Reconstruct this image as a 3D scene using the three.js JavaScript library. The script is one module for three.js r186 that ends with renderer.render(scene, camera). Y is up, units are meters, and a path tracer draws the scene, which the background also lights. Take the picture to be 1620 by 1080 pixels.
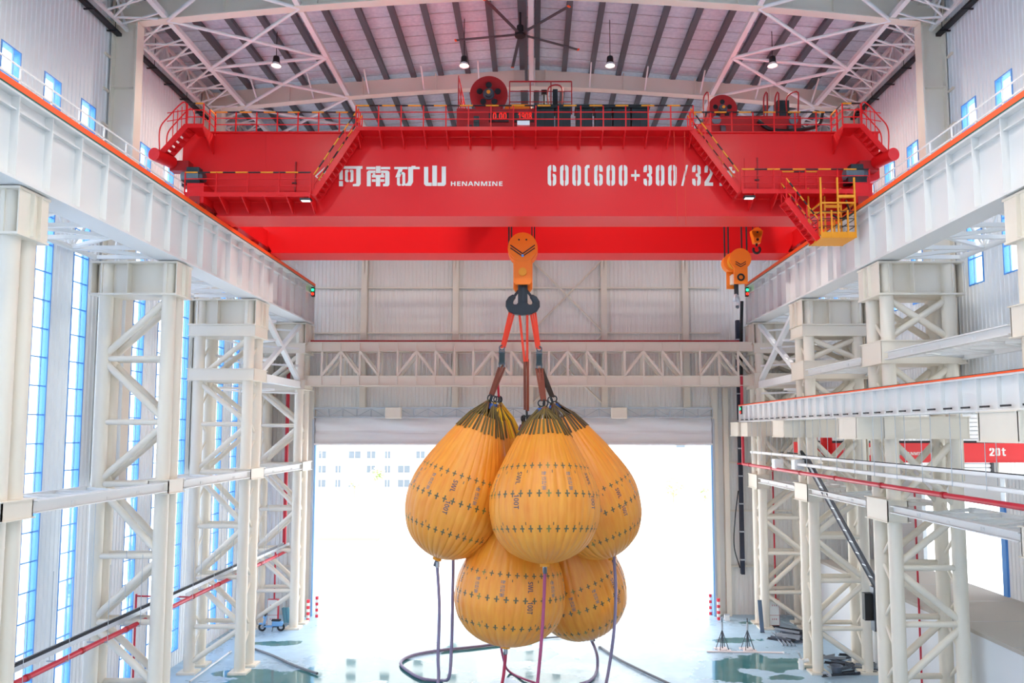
import * as THREE from 'three';
import { mergeGeometries } from 'three/addons/utils/BufferGeometryUtils.js';
import { FontLoader } from 'three/addons/loaders/FontLoader.js';
import { TextGeometry } from 'three/addons/geometries/TextGeometry.js';
import { ImprovedNoise } from 'three/addons/math/ImprovedNoise.js';
import { RoundedBoxGeometry } from 'three/addons/geometries/RoundedBoxGeometry.js';

// ------------------------------------------------------------------ camera, sky, sun, exposure
const scene = new THREE.Scene();
const FOCAL = 1150, PX = 843, PY = 596, PITCH = 4.27 * Math.PI / 180, EYE = 13.3;
const camera = new THREE.PerspectiveCamera(2 * Math.atan(540 / FOCAL) * 180 / Math.PI, 1.5, 0.1, 1500);
camera.position.set(0, EYE, 0);
camera.rotation.set(PITCH, 0, 0);
camera.setViewOffset(1620, 1080, 810 - PX, 540 - PY, 1620, 1080);
camera.updateProjectionMatrix();
camera.updateMatrixWorld();
const SKY = new THREE.Color(0.90, 0.95, 1.0);
scene.background = SKY;
scene.backgroundIntensity = 1.0;
const sun = new THREE.DirectionalLight(0xfff4e4, 1.3);
sun.position.set(70, 95, -60);
sun.target.position.set(0, 0, -60);
sun.castShadow = true;
sun.shadow.radius = 1.5;
sun.shadow.mapSize.set(2048, 2048);
Object.assign(sun.shadow.camera, { left: -120, right: 120, top: 120, bottom: -120, near: 1, far: 400 });
scene.add(sun, sun.target);
const EXPOSURE = 5.2;
const LAMP_POWER = 50;

// ------------------------------------------------------------------ helpers
const V = (x, y, z) => new THREE.Vector3(x, y, z);
const C4 = Math.cos(PITCH), S4 = Math.sin(PITCH);
// a point of the hall: sight line through a photo position, at a measured distance from the eye
function at(px, py, dist) {
  const v = PY - py, m = (v * C4 + FOCAL * S4) / (FOCAL * C4 - v * S4), d = dist * (C4 + m * S4);
  return V((px - PX) * d / FOCAL, EYE + dist * m, -dist);
}
let seed = 7;
const rnd = () => { seed = (seed * 1664525 + 1013904223) >>> 0; return seed / 4294967296; };
const rr = (a, b) => a + (b - a) * rnd();
const noise = new ImprovedNoise();
const taken = new Map();
function numbered(n) { const k = taken.get(n) || 0; taken.set(n, k + 1); return k ? n + '_' + String(k).padStart(3, '0') : n; }
const ORG = new WeakMap();
const org = (p) => ORG.get(p) || V(0, 0, 0);
function thing(name, label, category, base = V(0, 0, 0), group) {
  const o = new THREE.Group(); o.name = numbered(name); o.position.copy(base); scene.add(o); ORG.set(o, base.clone());
  o.userData = { label, category }; if (group) o.userData.group = group;
  return o;
}
function structure(name, label, category, base = V(0, 0, 0)) { const o = thing(name, label, category, base); o.userData.kind = 'structure'; return o; }
function part(parent, name, base) { const g = new THREE.Group(); g.name = name; if (base) g.position.copy(base).sub(org(parent)); parent.add(g); ORG.set(g, base ? base.clone() : org(parent)); return g; }
const UB = new THREE.BoxGeometry(1, 1, 1), UC = new THREE.CylinderGeometry(1, 1, 1, 14), UC8 = new THREE.CylinderGeometry(1, 1, 1, 8), UC32 = new THREE.CylinderGeometry(1, 1, 1, 36);
function put(parent, name, geo, mat) { const m = new THREE.Mesh(geo, mat); m.name = name; m.castShadow = m.receiveShadow = true; parent.add(m); return m; }
function box(parent, name, mat, x0, x1, y0, y1, z0, z1) {
  const m = put(parent, name, UB, mat), o = org(parent);
  m.position.set((x0 + x1) / 2 - o.x, (y0 + y1) / 2 - o.y, (z0 + z1) / 2 - o.z);
  m.scale.set(Math.abs(x1 - x0), Math.abs(y1 - y0), Math.abs(z1 - z0));
  return m;
}
const _m = new THREE.Matrix4();
function orient(m, p, q, upHint) {
  const y = q.clone().sub(p); const L = y.length(); y.normalize();
  let h = upHint || (Math.abs(y.y) > 0.95 ? V(0, 0, 1) : V(0, 1, 0));
  const x = y.clone().cross(h).normalize(), z = x.clone().cross(y).normalize();
  _m.makeBasis(x, y, z); m.quaternion.setFromRotationMatrix(_m);
  m.position.copy(p).add(q).multiplyScalar(0.5);
  return L;
}
// rectangular bar from p to q: w across, h along the up hint
function bar(parent, name, mat, p, q, w, h = w, upHint) {
  const m = put(parent, name, UB, mat); const L = orient(m, p, q, upHint); m.scale.set(w, L, h); m.position.sub(org(parent)); return m;
}
function tube(parent, name, mat, p, q, r, geo = UC) {
  const m = put(parent, name, geo, mat); const L = orient(m, p, q); m.scale.set(r, L, r); m.position.sub(org(parent)); return m;
}
// joined geometry in world coordinates
function gbox(x0, x1, y0, y1, z0, z1) { const g = new THREE.BoxGeometry(Math.abs(x1 - x0), Math.abs(y1 - y0), Math.abs(z1 - z0)); g.translate((x0 + x1) / 2, (y0 + y1) / 2, (z0 + z1) / 2); return g; }
const _o = new THREE.Object3D();
function gbar(p, q, w, h = w, upHint) { const L = orient(_o, p, q, upHint); _o.scale.set(w, L, h); _o.updateMatrix(); const g = new THREE.BoxGeometry(1, 1, 1); g.applyMatrix4(_o.matrix); return g; }
function gtube(p, q, r, n = 10) { const L = orient(_o, p, q); _o.scale.set(r, L, r); _o.updateMatrix(); const g = new THREE.CylinderGeometry(1, 1, 1, n); g.applyMatrix4(_o.matrix); return g; }
function joined(parent, name, mat, geos) { const g = mergeGeometries(geos.map((x) => (x.index ? x.toNonIndexed() : x))); const o = org(parent); g.translate(-o.x, -o.y, -o.z); return put(parent, name, g, mat); }
function sweep(parent, name, mat, pts, r, seg = 60, rad = 8) {
  const o = org(parent), c = new THREE.CatmullRomCurve3(pts.map((p) => p.clone().sub(o)), false, 'centripetal');
  return put(parent, name, new THREE.TubeGeometry(c, seg, r, rad), mat);
}
function prism(parent, name, mat, pts, depth, holes = []) {   // polygon in x, y of the world, pushed back from z to z - depth
  const s = new THREE.Shape(pts.map((p) => new THREE.Vector2(p[0], p[1])));
  for (const h of holes) s.holes.push(new THREE.Path(h.map((p) => new THREE.Vector2(p[0], p[1]))));
  const g = new THREE.ExtrudeGeometry(s, { depth, bevelEnabled: false, curveSegments: 10 });
  return put(parent, name, g, mat);
}
const lerp = (a, b, t) => a + (b - a) * t;
const L3 = (p, q, t) => p.clone().lerp(q, t);

// ------------------------------------------------------------------ materials
const S = (hex, roughness = 0.6, extra = {}) => new THREE.MeshStandardMaterial({ color: hex, roughness, ...extra });
function speckle(size, a, b, fn, srgb = true) {
  const d = new Uint8Array(size * size * 4);
  for (let y = 0; y < size; y++) for (let x = 0; x < size; x++) { const t = fn(x / size, y / size), i = (y * size + x) * 4; for (let c = 0; c < 3; c++) d[i + c] = a[c] + (b[c] - a[c]) * t; d[i + 3] = 255; }
  const t = new THREE.DataTexture(d, size, size); t.wrapS = t.wrapT = THREE.RepeatWrapping; t.magFilter = THREE.LinearFilter; t.minFilter = THREE.LinearFilter; if (srgb) t.colorSpace = THREE.SRGBColorSpace; t.needsUpdate = true; return t;
}
const fbm = (x, y, z = 0, n = 4) => { let s = 0, a = 0.5; for (let i = 0; i < n; i++) { s += a * noise.noise(x, y, z + i * 7.3); x *= 2.03; y *= 2.03; a *= 0.5; } return s; };
const M = {
  red: new THREE.MeshPhysicalMaterial({ color: 0xe6141a, roughness: 0.55, specularIntensity: 0.35, clearcoat: 0.5, clearcoatRoughness: 0.28 }),
  redDark: S(0xa8161a, 0.5),
  redPipe: S(0xc8283c, 0.4),
  cream: S(0xe9e0d0, 0.5),
  beam: S(0xe4e4e2, 0.5),
  white: S(0xeeeeec, 0.55),
  orangeLine: S(0xff5a1e, 0.5),
  green: S(0x1d6a5c, 0.5),
  letter: S(0xeeece2, 0.6),
  purlin: S(0x666c72, 0.6, { metalness: 0.25 }),
  galv: S(0xb9bec4, 0.45, { metalness: 0.4 }),
  dark: S(0x23262b, 0.55),
  black: S(0x14161a, 0.5),
  steel: S(0x5a6068, 0.4, { metalness: 0.6 }),
  hookSteel: S(0x33383e, 0.42, { metalness: 0.55 }),
  hookOrange: new THREE.MeshPhysicalMaterial({ color: 0xff8208, roughness: 0.5, clearcoat: 0.2, clearcoatRoughness: 0.2 }),
  yellow: S(0xf2a01e, 0.5),
  cabinet: S(0x1d3236, 0.45),
  blue: S(0x5c9ee8, 0.45),
  blueLight: S(0x94c6f6, 0.5),
  wall: S(0xecEEf0, 0.6),
  wallFar: S(0xefece6, 0.6),
  wallPlain: S(0xe6e8ea, 0.7),
  concrete: S(0xc0b8ae, 0.85),
  motor: S(0x6d7f88, 0.5),
  rope: S(0x2c2a2c, 0.6),
  strapOlive: S(0x6b5a30, 0.85),
  strapBrown: S(0x7a4030, 0.85),
  strapRed: S(0xe8452c, 0.8),
  strapBlue: S(0x3a64b0, 0.8),
  strapYellow: S(0xf0c020, 0.8),
  hose: S(0x8a7f9c, 0.6),
  hoseRed: S(0xb05078, 0.6),
  hoseGrey: S(0x7c8088, 0.6),
  glass: new THREE.MeshPhysicalMaterial({ color: 0xf2f8ff, roughness: 0.03, transmission: 1, thickness: 0, ior: 1.45 }),
  shutter: S(0xe9e9ea, 0.8),
  led: S(0x2a0606, 0.5, { emissive: 0xff2414, emissiveIntensity: 0.2 }),
  lampGlow: S(0xffffff, 0.5, { emissive: 0xfff6e8, emissiveIntensity: 0.5 }),
  sigGreen: S(0x10c060, 0.4, { emissive: 0x10e070, emissiveIntensity: 1.0 }),
  sigRed: S(0xd02018, 0.4, { emissive: 0xff2010, emissiveIntensity: 0.8 }),
};
const STRIPE = [S(0xf2a01e, 0.5), M.black];

// corrugated sheet: width along +x, height along +y, ribs towards +z, closed at the back
function corrugated(w, h, pitch = 0.3, depth = 0.035, thick = 0.12) {
  const n = Math.max(1, Math.round(w / pitch)), p = w / n, prof = [];
  for (let i = 0; i < n; i++) prof.push([i * p, 0], [i * p + p * 0.55, 0], [i * p + p * 0.65, depth], [i * p + p * 0.9, depth]);
  prof.push([w, 0]);
  const s = new THREE.Shape(); s.moveTo(0, -thick); prof.forEach((q) => s.lineTo(q[0], q[1])); s.lineTo(w, -thick);
  const g = new THREE.ExtrudeGeometry(s, { depth: h, bevelEnabled: false });
  g.rotateX(-Math.PI / 2);   // shape y -> -z, depth -> +y
  g.scale(1, 1, -1);
  const ix = g.index; if (ix) for (let i = 0; i < ix.count; i += 3) { const t = ix.getX(i); ix.setX(i, ix.getX(i + 2)); ix.setX(i + 2, t); }
  else { for (const k of Object.keys(g.attributes)) { const a = g.attributes[k], z = a.itemSize; for (let i = 0; i < a.count; i += 3) for (let c = 0; c < z; c++) { const u = a.array[i * z + c]; a.array[i * z + c] = a.array[(i + 2) * z + c]; a.array[(i + 2) * z + c] = u; } } }
  g.computeVertexNormals();
  return g;
}
const sheets = new Map();
function sheet(parent, name, mat, w, h, pos, turn) {
  const k = w.toFixed(2) + '/' + h.toFixed(2); if (!sheets.has(k)) sheets.set(k, corrugated(w, h));
  const m = put(parent, name, sheets.get(k), mat); m.position.copy(pos).sub(org(parent)); m.rotation.y = turn; return m;
}
// ==== PART 2
// ------------------------------------------------------------------ floor
const XL = -20.4, XR = 20.0, ZF = -54, ZN = 24, XLEAN = 40, ROOF_E = 34.45, ROOF_R = 35.95, XC = -0.2;
const onFloor = (px, py, y = 0) => { const v = PY - py, m = (v * C4 + FOCAL * S4) / (FOCAL * C4 - v * S4), D = (y - EYE) / m; return V((px - PX) * D * (C4 + m * S4) / FOCAL, y, -D); };
{
  const W = 1600, Hh = 1024, col = new Uint8Array(W * Hh * 4), rou = new Uint8Array(W * Hh * 4);
  const blobs = [[440, 1082, 3.4, 2.2], [395, 1066, 1.6, 0.8], [440, 1017, 1.7, 0.45], [1205, 1050, 3.2, 1.3], [1150, 1066, 1.7, 1.5], [1160, 1012, 1.6, 0.7], [1185, 985, 1.2, 0.5], [600, 1062, 4.6, 2.4], [770, 1040, 3.6, 3.2], [560, 1052, 2.2, 1.6], [690, 1075, 3.0, 1.6], [1240, 1072, 0.9, 0.5], [880, 1075, 2.0, 0.9]]
    .map(([x, y, a, b]) => { const p = onFloor(x, y); return [p.x, -p.z, a, b]; });
  const dry = [176, 204, 224], wet = [70, 122, 126];
  for (let j = 0; j < Hh; j++) for (let i = 0; i < W; i++) {
    const x = -22 + 44 * (i + 0.5) / W, D = 28 + 28 * (j + 0.5) / Hh;
    const n1 = fbm(x * 0.55, D * 0.55, 1, 5), n2 = fbm(x * 1.7, D * 2.2, 9, 3), n3 = fbm(x * 0.16, D * 0.22, 4, 3);
    let m = -1; for (const b of blobs) m = Math.max(m, 1 - Math.hypot((x - b[0]) / b[2], (D - b[1]) / b[3]));
    let w = Math.min(1, Math.max(0, (m + n1 * 1.35 + n2 * 0.25 + 0.02) * 9)); w = Math.max(w, Math.min(1, Math.max(0, (n3 + n1 * 0.4 - 0.3) * 7)) * 0.9);
    const damp = Math.min(1, Math.max(0, (n3 * 1.4 + n2 * 0.5 + 0.12) * 2.5)), k = (j * W + i) * 4;
    for (let c = 0; c < 3; c++) col[k + c] = Math.max(0, Math.min(255, lerp(dry[c] + n2 * 22 - damp * 16, wet[c] + n1 * 16, w)));
    rou[k] = rou[k + 1] = rou[k + 2] = 255 * lerp(lerp(0.42, 0.24, damp), 0.05, w); col[k + 3] = rou[k + 3] = 255;
  }
  const tex = (d, srgb) => { const t = new THREE.DataTexture(d, W, Hh); t.wrapS = t.wrapT = THREE.MirroredRepeatWrapping; t.magFilter = t.minFilter = THREE.LinearFilter; if (srgb) t.colorSpace = THREE.SRGBColorSpace; t.needsUpdate = true; return t; };
  M.floor = new THREE.MeshStandardMaterial({ map: tex(col, true), roughnessMap: tex(rou, false), roughness: 1 });
  const f = structure('floor', 'pale blue painted concrete floor with teal puddles of water', 'floor');
  const g = gbox(XL - 0.3, XLEAN + 0.3, -0.3, 0, ZF - 0.4, ZN + 0.3), p = g.attributes.position, uv = g.attributes.uv;
  for (let i = 0; i < p.count; i++) uv.setXY(i, (p.getX(i) + 22) / 44, (-p.getZ(i) - 28) / 28);
  put(f, 'floor_slab', g, M.floor);
}
// ------------------------------------------------------------------ windows: tall strips in the side walls
const STRIP = 1.1, STEP = 2.47, stripD = (k) => 29.3 + STEP * k;
const WALLT = 0.3;
let windowCount = 0;
function windowStrip(side, k, y0, y1, seen) {
  const D0 = stripD(k), D1 = D0 + STRIP, x = side < 0 ? XL : XR, s = -side;          // s points into the hall
  const w = structure('window_' + (++windowCount), '', 'window', V(x, y0, -(D0 + D1) / 2));
  w.userData.label = (side < 0 ? 'tall blue-framed window strip in the left wall, ' : 'blue-framed window strip in the upper right wall, ') + (k < -1 ? 'beside the camera, number ' + (-k) + ' back from the view' : 'number ' + (k + 2) + ' counted away from the camera');
  const xi = x + s * 0.04, xo = x - s * WALLT, f = 0.06;
  const xs = [Math.min(xi, xo), Math.max(xi, xo)];
  box(w, 'window_jamb', M.blue, xs[0], xs[1], y0, y1, -D0, -D0 - f);
  box(w, 'window_jamb', M.blue, xs[0], xs[1], y0, y1, -D1 + f, -D1);
  box(w, 'window_sill', M.blue, xs[0], xs[1], y0, y0 + f, -D0 - f, -D1 + f);
  box(w, 'window_head', M.blue, xs[0], xs[1], y1 - f, y1, -D0 - f, -D1 + f);
  const n = Math.max(1, Math.round((y1 - y0) / 1.17)), h = (y1 - y0) / n, xg = x - s * 0.03;
  if (!seen) { box(w, 'pane', M.glass, xg - 0.004, xg + 0.004, y0 + f, y1 - f, -D0 - f, -D1 + f); return; }
  box(w, 'window_post', M.blueLight, xg - 0.03, xg + 0.03, y0 + f, y1 - f, -(D1 - 0.42), -(D1 - 0.36));
  for (let i = 0; i < n; i++) {
    const a = y0 + i * h + (i ? 0.025 : f), b = y0 + (i + 1) * h - (i < n - 1 ? 0.025 : f);
    box(w, 'pane', M.glass, xg - 0.004, xg + 0.004, a, b, -D0 - f, -(D1 - 0.42));
    box(w, 'pane', M.glass, xg - 0.004, xg + 0.004, a, b, -(D1 - 0.36), -D1 + f);
    if (i) box(w, 'glazing_bar', M.blue, xg - 0.04, xg + 0.04, y0 + i * h - 0.025, y0 + i * h + 0.025, -D0 - f, -D1 + f);
  }
}
{
  const wl = structure('wall_left', 'white corrugated metal wall with tall window strips on the left', 'wall', V(XL, 0, 0));
  const wr = structure('wall_right', 'white corrugated metal wall above the side bay on the right', 'wall', V(XR, 15.6, 0));
  const K0 = -20, K1 = 9, yb = 0.85, yt = 28.3;
  for (let k = K0; k <= K1; k++) {
    const seen = k >= -1;
    windowStrip(-1, k, yb, yt, seen); windowStrip(1, k, 19.9, 28.4, seen);
    const D0 = stripD(k), D1 = D0 + STRIP, gap = STEP - STRIP;
    // turn +90: local x -> -z, ribs towards +x
    sheet(wl, 'wall_panel', M.wall, STRIP, yb, V(XL, 0, -D0), Math.PI / 2); sheet(wl, 'wall_panel', M.wall, STRIP, ROOF_E + 0.4 - yt, V(XL, yt, -D0), Math.PI / 2);
    sheet(wr, 'wall_panel', M.wall, STRIP, 19.9 - 15.6, V(XR, 15.6, -D1), -Math.PI / 2); sheet(wr, 'wall_panel', M.wall, STRIP, ROOF_E + 0.4 - 28.4, V(XR, 28.4, -D1), -Math.PI / 2);
    const g2 = k === K1 ? 54 - D1 : gap;
    sheet(wl, 'wall_panel', M.wall, g2, ROOF_E + 0.4, V(XL, 0, -D1), Math.PI / 2);
    sheet(wr, 'wall_panel', M.wall, g2, ROOF_E + 0.4 - 15.6, V(XR, 15.6, -D1 - g2), -Math.PI / 2);
  }
  const Dn = stripD(K0);   // remainder towards the near gable
  box(wl, 'wall_panel', M.wall, XL - 0.12, XL, 0, ROOF_E + 0.4, -Dn, ZN); box(wr, 'wall_panel', M.wall, XR, XR + 0.12, 15.6, ROOF_E + 0.4, -Dn, ZN);
}
// ------------------------------------------------------------------ far gable wall, with the big door
const DOOR = [-16.0, 13.15, 12.4];
{
  const w = structure('wall_far', 'grey-white corrugated far gable wall with posts and rails', 'wall', V(0, 0, ZF));
  const posts = [-20.2, -17.0, -12.55, -5.75, -0.2, 5.3, 11.35, 14.2, 19.8];
  const roofY = (x) => lerp(ROOF_R, ROOF_E, Math.min(1, Math.abs(x - XC) / 20.2));
  for (let i = 0; i + 1 < posts.length; i++) {
    const a = posts[i] + (i ? 0 : -0.2), b = posts[i + 1] + (i === posts.length - 2 ? 0.2 : 0), inDoor = a > -17.5 && b < 14.5;
    sheet(w, 'wall_panel', M.wallFar, b - a, (inDoor ? Math.max(roofY(a), roofY(b)) - 15 : Math.max(roofY(a), roofY(b))) + 0.2, V(a, inDoor ? 15 : 0, ZF), 0);
  }
  box(w, 'wall_panel', M.wallFar, -17.0, DOOR[0], 0, 15, ZF - 0.12, ZF); box(w, 'wall_panel', M.wallFar, DOOR[1], 14.2, 0, 15, ZF - 0.12, ZF);
  for (const x of posts) if (x > -17 && x < 14) joined(w, 'wall_post', M.cream, [gbox(x - 0.22, x + 0.22, 15, roofY(x), ZF + 0.1, ZF + 0.13), gbox(x - 0.22, x + 0.22, 15, roofY(x), ZF + 0.5, ZF + 0.53), gbox(x - 0.02, x + 0.02, 15, roofY(x), ZF + 0.1, ZF + 0.53)]);
  for (const x of [-17.0, 14.2, -16.3, 13.4]) box(w, 'wall_post', M.cream, x - 0.18, x + 0.18, 0, 16.5, ZF + 0.06, ZF + 0.45);
  for (const y of [17.2, 20.6, 24, 27.4, 31]) for (let i = 1; i + 1 < posts.length - 1; i++) box(w, 'wall_rail', M.cream, posts[i] + 0.22, posts[i + 1] - 0.22, y - 0.05, y + 0.05, ZF + 0.06, ZF + 0.26);
  for (const y of [3.5, 7.5, 11]) { box(w, 'wall_rail', M.cream, XL, -17.2, y - 0.06, y + 0.06, ZF + 0.06, ZF + 0.2); box(w, 'wall_rail', M.cream, 14.4, XR, y - 0.06, y + 0.06, ZF + 0.06, ZF + 0.2); }
  for (const [a, b] of [[0, 5.1], [5.1, 0]]) for (const [y0, y1] of [[15.4, 20.4], [20.8, 26]]) tube(w, 'wall_brace', M.cream, V(a, y0, ZF + 0.3), V(b, y1, ZF + 0.3), 0.07, UC8);
  // door: jambs, curtain folded up at the head, lattice carrying it
  const d = structure('door_1', 'huge doorway in the far wall with its white curtain folded up', 'door', V(-1.4, 0, ZF));
  box(d, 'door_jamb', M.blueLight, DOOR[0] - 0.02, DOOR[0] + 0.1, 0, DOOR[2], ZF - 0.3, ZF + 0.5); box(d, 'door_jamb', M.blueLight, DOOR[1] - 0.1, DOOR[1] + 0.02, 0, DOOR[2], ZF - 0.3, ZF + 0.5);
  box(d, 'jamb_guide', M.galv, DOOR[0] - 0.16, DOOR[0] - 0.02, 0, 14.2, ZF + 0.1, ZF + 0.6); box(d, 'jamb_guide', M.galv, DOOR[1] + 0.02, DOOR[1] + 0.16, 0, 14.2, ZF + 0.1, ZF + 0.6);
  // folded curtain as a wavy sheet
  const cg = new THREE.PlaneGeometry(DOOR[1] - DOOR[0], 1.9, 160, 40), cp = cg.attributes.position;
  for (let i = 0; i < cp.count; i++) { const x = cp.getX(i), y = cp.getY(i); cp.setZ(i, 0.10 * Math.abs(Math.sin(y * 3.4)) + 0.05 * Math.sin(x * 0.9 + y * 5 + 2 * noise.noise(x * 0.2, y, 3)) * (y > -0.2 ? 1 : 0.15)); }
  cg.computeVertexNormals(); cg.translate((DOOR[0] + DOOR[1]) / 2, DOOR[2] + 0.95, ZF + 0.35); cg.translate(1.4, 0, -ZF);
  put(d, 'door_curtain', cg, M.shutter);
  box(d, 'curtain_bottom_bar', M.shutter, DOOR[0], DOOR[1], DOOR[2] - 0.12, DOOR[2] + 0.02, ZF + 0.2, ZF + 0.6);
  box(d, 'lintel', M.wallPlain, DOOR[0], DOOR[1], DOOR[2], 15.1, ZF - 0.1, ZF + 0.05);
  const Z2 = ZF + 0.2; const T = thing('door_head_truss', 'shallow white lattice truss above the folded door curtain', 'truss', V(-1.4, 14.25, Z2 + 0.7));
  box(T, 'top_chord', M.galv, DOOR[0], DOOR[1], 14.93, 15.02, Z2 + 0.5, Z2 + 0.62); box(T, 'bottom_chord', M.galv, DOOR[0], DOOR[1], 14.27, 14.36, Z2 + 0.5, Z2 + 0.62);
  const N = 28, st = (DOOR[1] - DOOR[0]) / N;
  for (let i = 0; i <= N; i++) { const x = DOOR[0] + i * st; box(T, 'truss_post', M.galv, x - 0.03, x + 0.03, 14.36, 14.93, Z2 + 0.52, Z2 + 0.6); if (i < N) bar(T, 'truss_diagonal', M.galv, V(x, i % 2 ? 14.36 : 14.93, Z2 + 0.56), V(x + st, i % 2 ? 14.93 : 14.36, Z2 + 0.56), 0.04); }
  for (const [px, n] of [[623, 'left'], [979, 'right']]) {
    const c = at(px, 655, 53), t = thing('air_curtain_unit', 'cream box unit on the door head truss, the ' + (n === 'left' ? 'one left of the bags' : 'one right of the bags'), 'unit', V(c.x, 14.2, ZF + 0.9), 'units on the door truss');
    const b = put(t, 'casing', new RoundedBoxGeometry(1.15, 0.82, 0.5, 2, 0.06), M.cream); b.position.y = 0.42; b.position.z = 0.22;
    box(t, 'bracket', M.galv, c.x - 0.4, c.x + 0.4, 14.95, 15.05, ZF + 0.86, ZF + 1.3);
  }
  // near gable (behind the camera) with a doorway of the same size
  const wn = structure('wall_near', 'white gable wall behind the camera with a big doorway', 'wall', V(0, 0, ZN));
  box(wn, 'wall_panel', M.wall, XL, -6, 0, 36, ZN, ZN + 0.2); box(wn, 'wall_panel', M.wall, 6, XLEAN, 0, 36, ZN, ZN + 0.2); box(wn, 'wall_panel', M.wall, -6, 6, 9, 36.2, ZN, ZN + 0.2);
}
// ------------------------------------------------------------------ roof
{
  const tex = speckle(512, [186, 204, 220], [232, 245, 253], (u, v) => { const n = 0.5 + 0.55 * fbm(u * 40, v * 40, 2, 3) + 0.25 * fbm(u * 7, v * 7, 5, 2); const line = (v * 16) % 1; return Math.max(0, Math.min(1, n + 0.25 - (line < 0.035 ? 0.35 : 0))); });
  const bmp = speckle(512, [0, 0, 0], [255, 255, 255], (u, v) => 0.5 + 0.5 * fbm(u * 44, v * 44, 8, 3), false);
  M.roof = new THREE.MeshStandardMaterial({ map: tex, bumpMap: bmp, bumpScale: 0.02, roughness: 0.5, metalness: 0.1 });
  const c = structure('ceiling', 'low-pitched roof lined with silvery foil on grey purlins', 'ceiling', V(XC, ROOF_R, -15));
  const z0 = ZN + 0.2, z1 = ZF - 0.2;
  for (const s of [-1, 1]) {
    const xe = s < 0 ? XL - 0.4 : XR + 0.4, g = new THREE.BufferGeometry();
    const P = [[XC, ROOF_R], [xe, ROOF_E], [xe, ROOF_E + 0.15], [XC, ROOF_R + 0.15]], v = [], uv = [], idx = [];
    P.forEach((q, i) => { v.push(q[0], q[1], z0, q[0], q[1], z1); uv.push(q[0] / 8, z0 / 8, q[0] / 8, z1 / 8); });
    for (let i = 0; i < 4; i++) { const a = i * 2, b = ((i + 1) % 4) * 2; idx.push(a, b, a + 1, b, b + 1, a + 1); }
    g.setAttribute('position', new THREE.Float32BufferAttribute(v, 3)); g.setAttribute('uv', new THREE.Float32BufferAttribute(uv, 2)); g.setIndex(idx);
    const ng = g.toNonIndexed(); ng.computeVertexNormals(); ng.translate(-XC, -ROOF_R, 15);
    put(c, 'roof_lining', ng, M.roof);
  }
  const ry = (x) => lerp(ROOF_R, ROOF_E, Math.abs(x - XC) / 20.2);
  for (let i = 0; i < 12; i++) for (const s of [-1, 1]) {
    const x = XC + s * (0.45 + i * 1.68), y = ry(x);
    joined(c, 'purlin', M.purlin, [gbox(x - 0.13, x + 0.13, y - 0.3, y - 0.02, -20, z1), gbox(x - 0.16, x + 0.16, y - 0.32, y - 0.29, -20, z1)]);
  }
  for (let D = 22; D < 54; D += 1.02) for (const s of [-1, 1]) bar(c, 'lining_wire', M.galv, V(XC, ROOF_R - 0.03, -D), V(s < 0 ? XL : XR, ROOF_E - 0.03, -D), 0.025, 0.02);
}
// ==== PART 3
// ------------------------------------------------------------------ side bay on the right
{
  const w = structure('wall_side_bay', 'pale walls and roof of the side bay behind the right towers', 'wall', V(XLEAN, 0, -15));
  box(w, 'roof_slab', M.wallPlain, XR, XLEAN + 0.2, 15.6, 15.9, ZF - 0.1, ZN);
  box(w, 'outer_wall', M.wallPlain, XLEAN, XLEAN + 0.2, 0, 4, ZF, ZN); box(w, 'outer_wall', M.wallPlain, XLEAN, XLEAN + 0.2, 13, 15.6, ZF, ZN);
  for (let z = ZF; z < ZN; z += 6) box(w, 'outer_post', M.cream, XLEAN - 0.2, XLEAN + 0.2, 4, 13, z, z + 1.2);
  sheet(w, 'wall_panel', M.wallFar, 7, 15.6, V(XR, 0, ZF), 0); sheet(w, 'wall_panel', M.wallFar, 9, 6.1, V(27, 9.5, ZF), 0); sheet(w, 'wall_panel', M.wallFar, 4, 15.6, V(36, 0, ZF), 0);
  for (const x of [24, 30, 34.4]) box(w, 'wall_post', M.cream, x - 0.25, x + 0.25, x > 26 && x < 36 ? 9.5 : 0, 15.6, ZF + 0.05, ZF + 0.4);
  const rs = thing('roller_shutter', 'white slatted roller shutter high on the side bay end wall', 'shutter', V(32.7, 10.4, ZF + 0.5));
  for (let i = 0; i < 14; i++) tube(rs, 'slat', M.white, V(31.4, 10.5 + i * 0.3, ZF + 0.5), V(33.4, 10.5 + i * 0.3, ZF + 0.5), 0.15, UC8);
  box(rs, 'side_track', M.dark, 33.4, 33.6, 10.3, 14.7, ZF + 0.35, ZF + 0.7);
  // raised platform with white side wall
  const p = structure('floor_platform', 'raised grey concrete loading platform with a white side wall', 'platform', V(19.4, 0, -40));
  box(p, 'side_wall', M.wallPlain, 19.4, 19.65, 0, 4.45, -50.2, -14);
  const slab = box(p, 'platform_slab', M.concrete, 19.35, 25.0, 4.45, 4.62, -50.2, -14);
  box(p, 'end_wall', M.wallPlain, 19.65, 25, 0, 4.45, -50.2, -49.9);
  for (let z = -46; z < -16; z += 4) box(p, 'slab_joint', M.galv, 19.35, 25, 4.62, 4.626, z - 0.015, z + 0.015);
  const b = structure('wall_platform', 'low wall with a wide opening behind the raised platform', 'wall', V(25, 4.62, -40));
  box(b, 'wall_panel', M.wallPlain, 25, 25.25, 0, 10.9, -54, -47.2); box(b, 'wall_panel', M.wallPlain, 25, 25.25, 9.4, 10.9, -47.2, -39.2);
  box(b, 'opening_frame', M.blue, 24.9, 25.3, 4.62, 9.4, -39.2, -38.85);
  for (let i = 0; i < 7; i++) sheet(b, 'wall_panel', M.wall, 3.5, 6.3, V(25, 4.62, -38.8 + i * 3.5), -Math.PI / 2);
  box(b, 'wall_coping', M.concrete, 24.9, 25.4, 10.9, 11.05, -54, -14);
}
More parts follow.
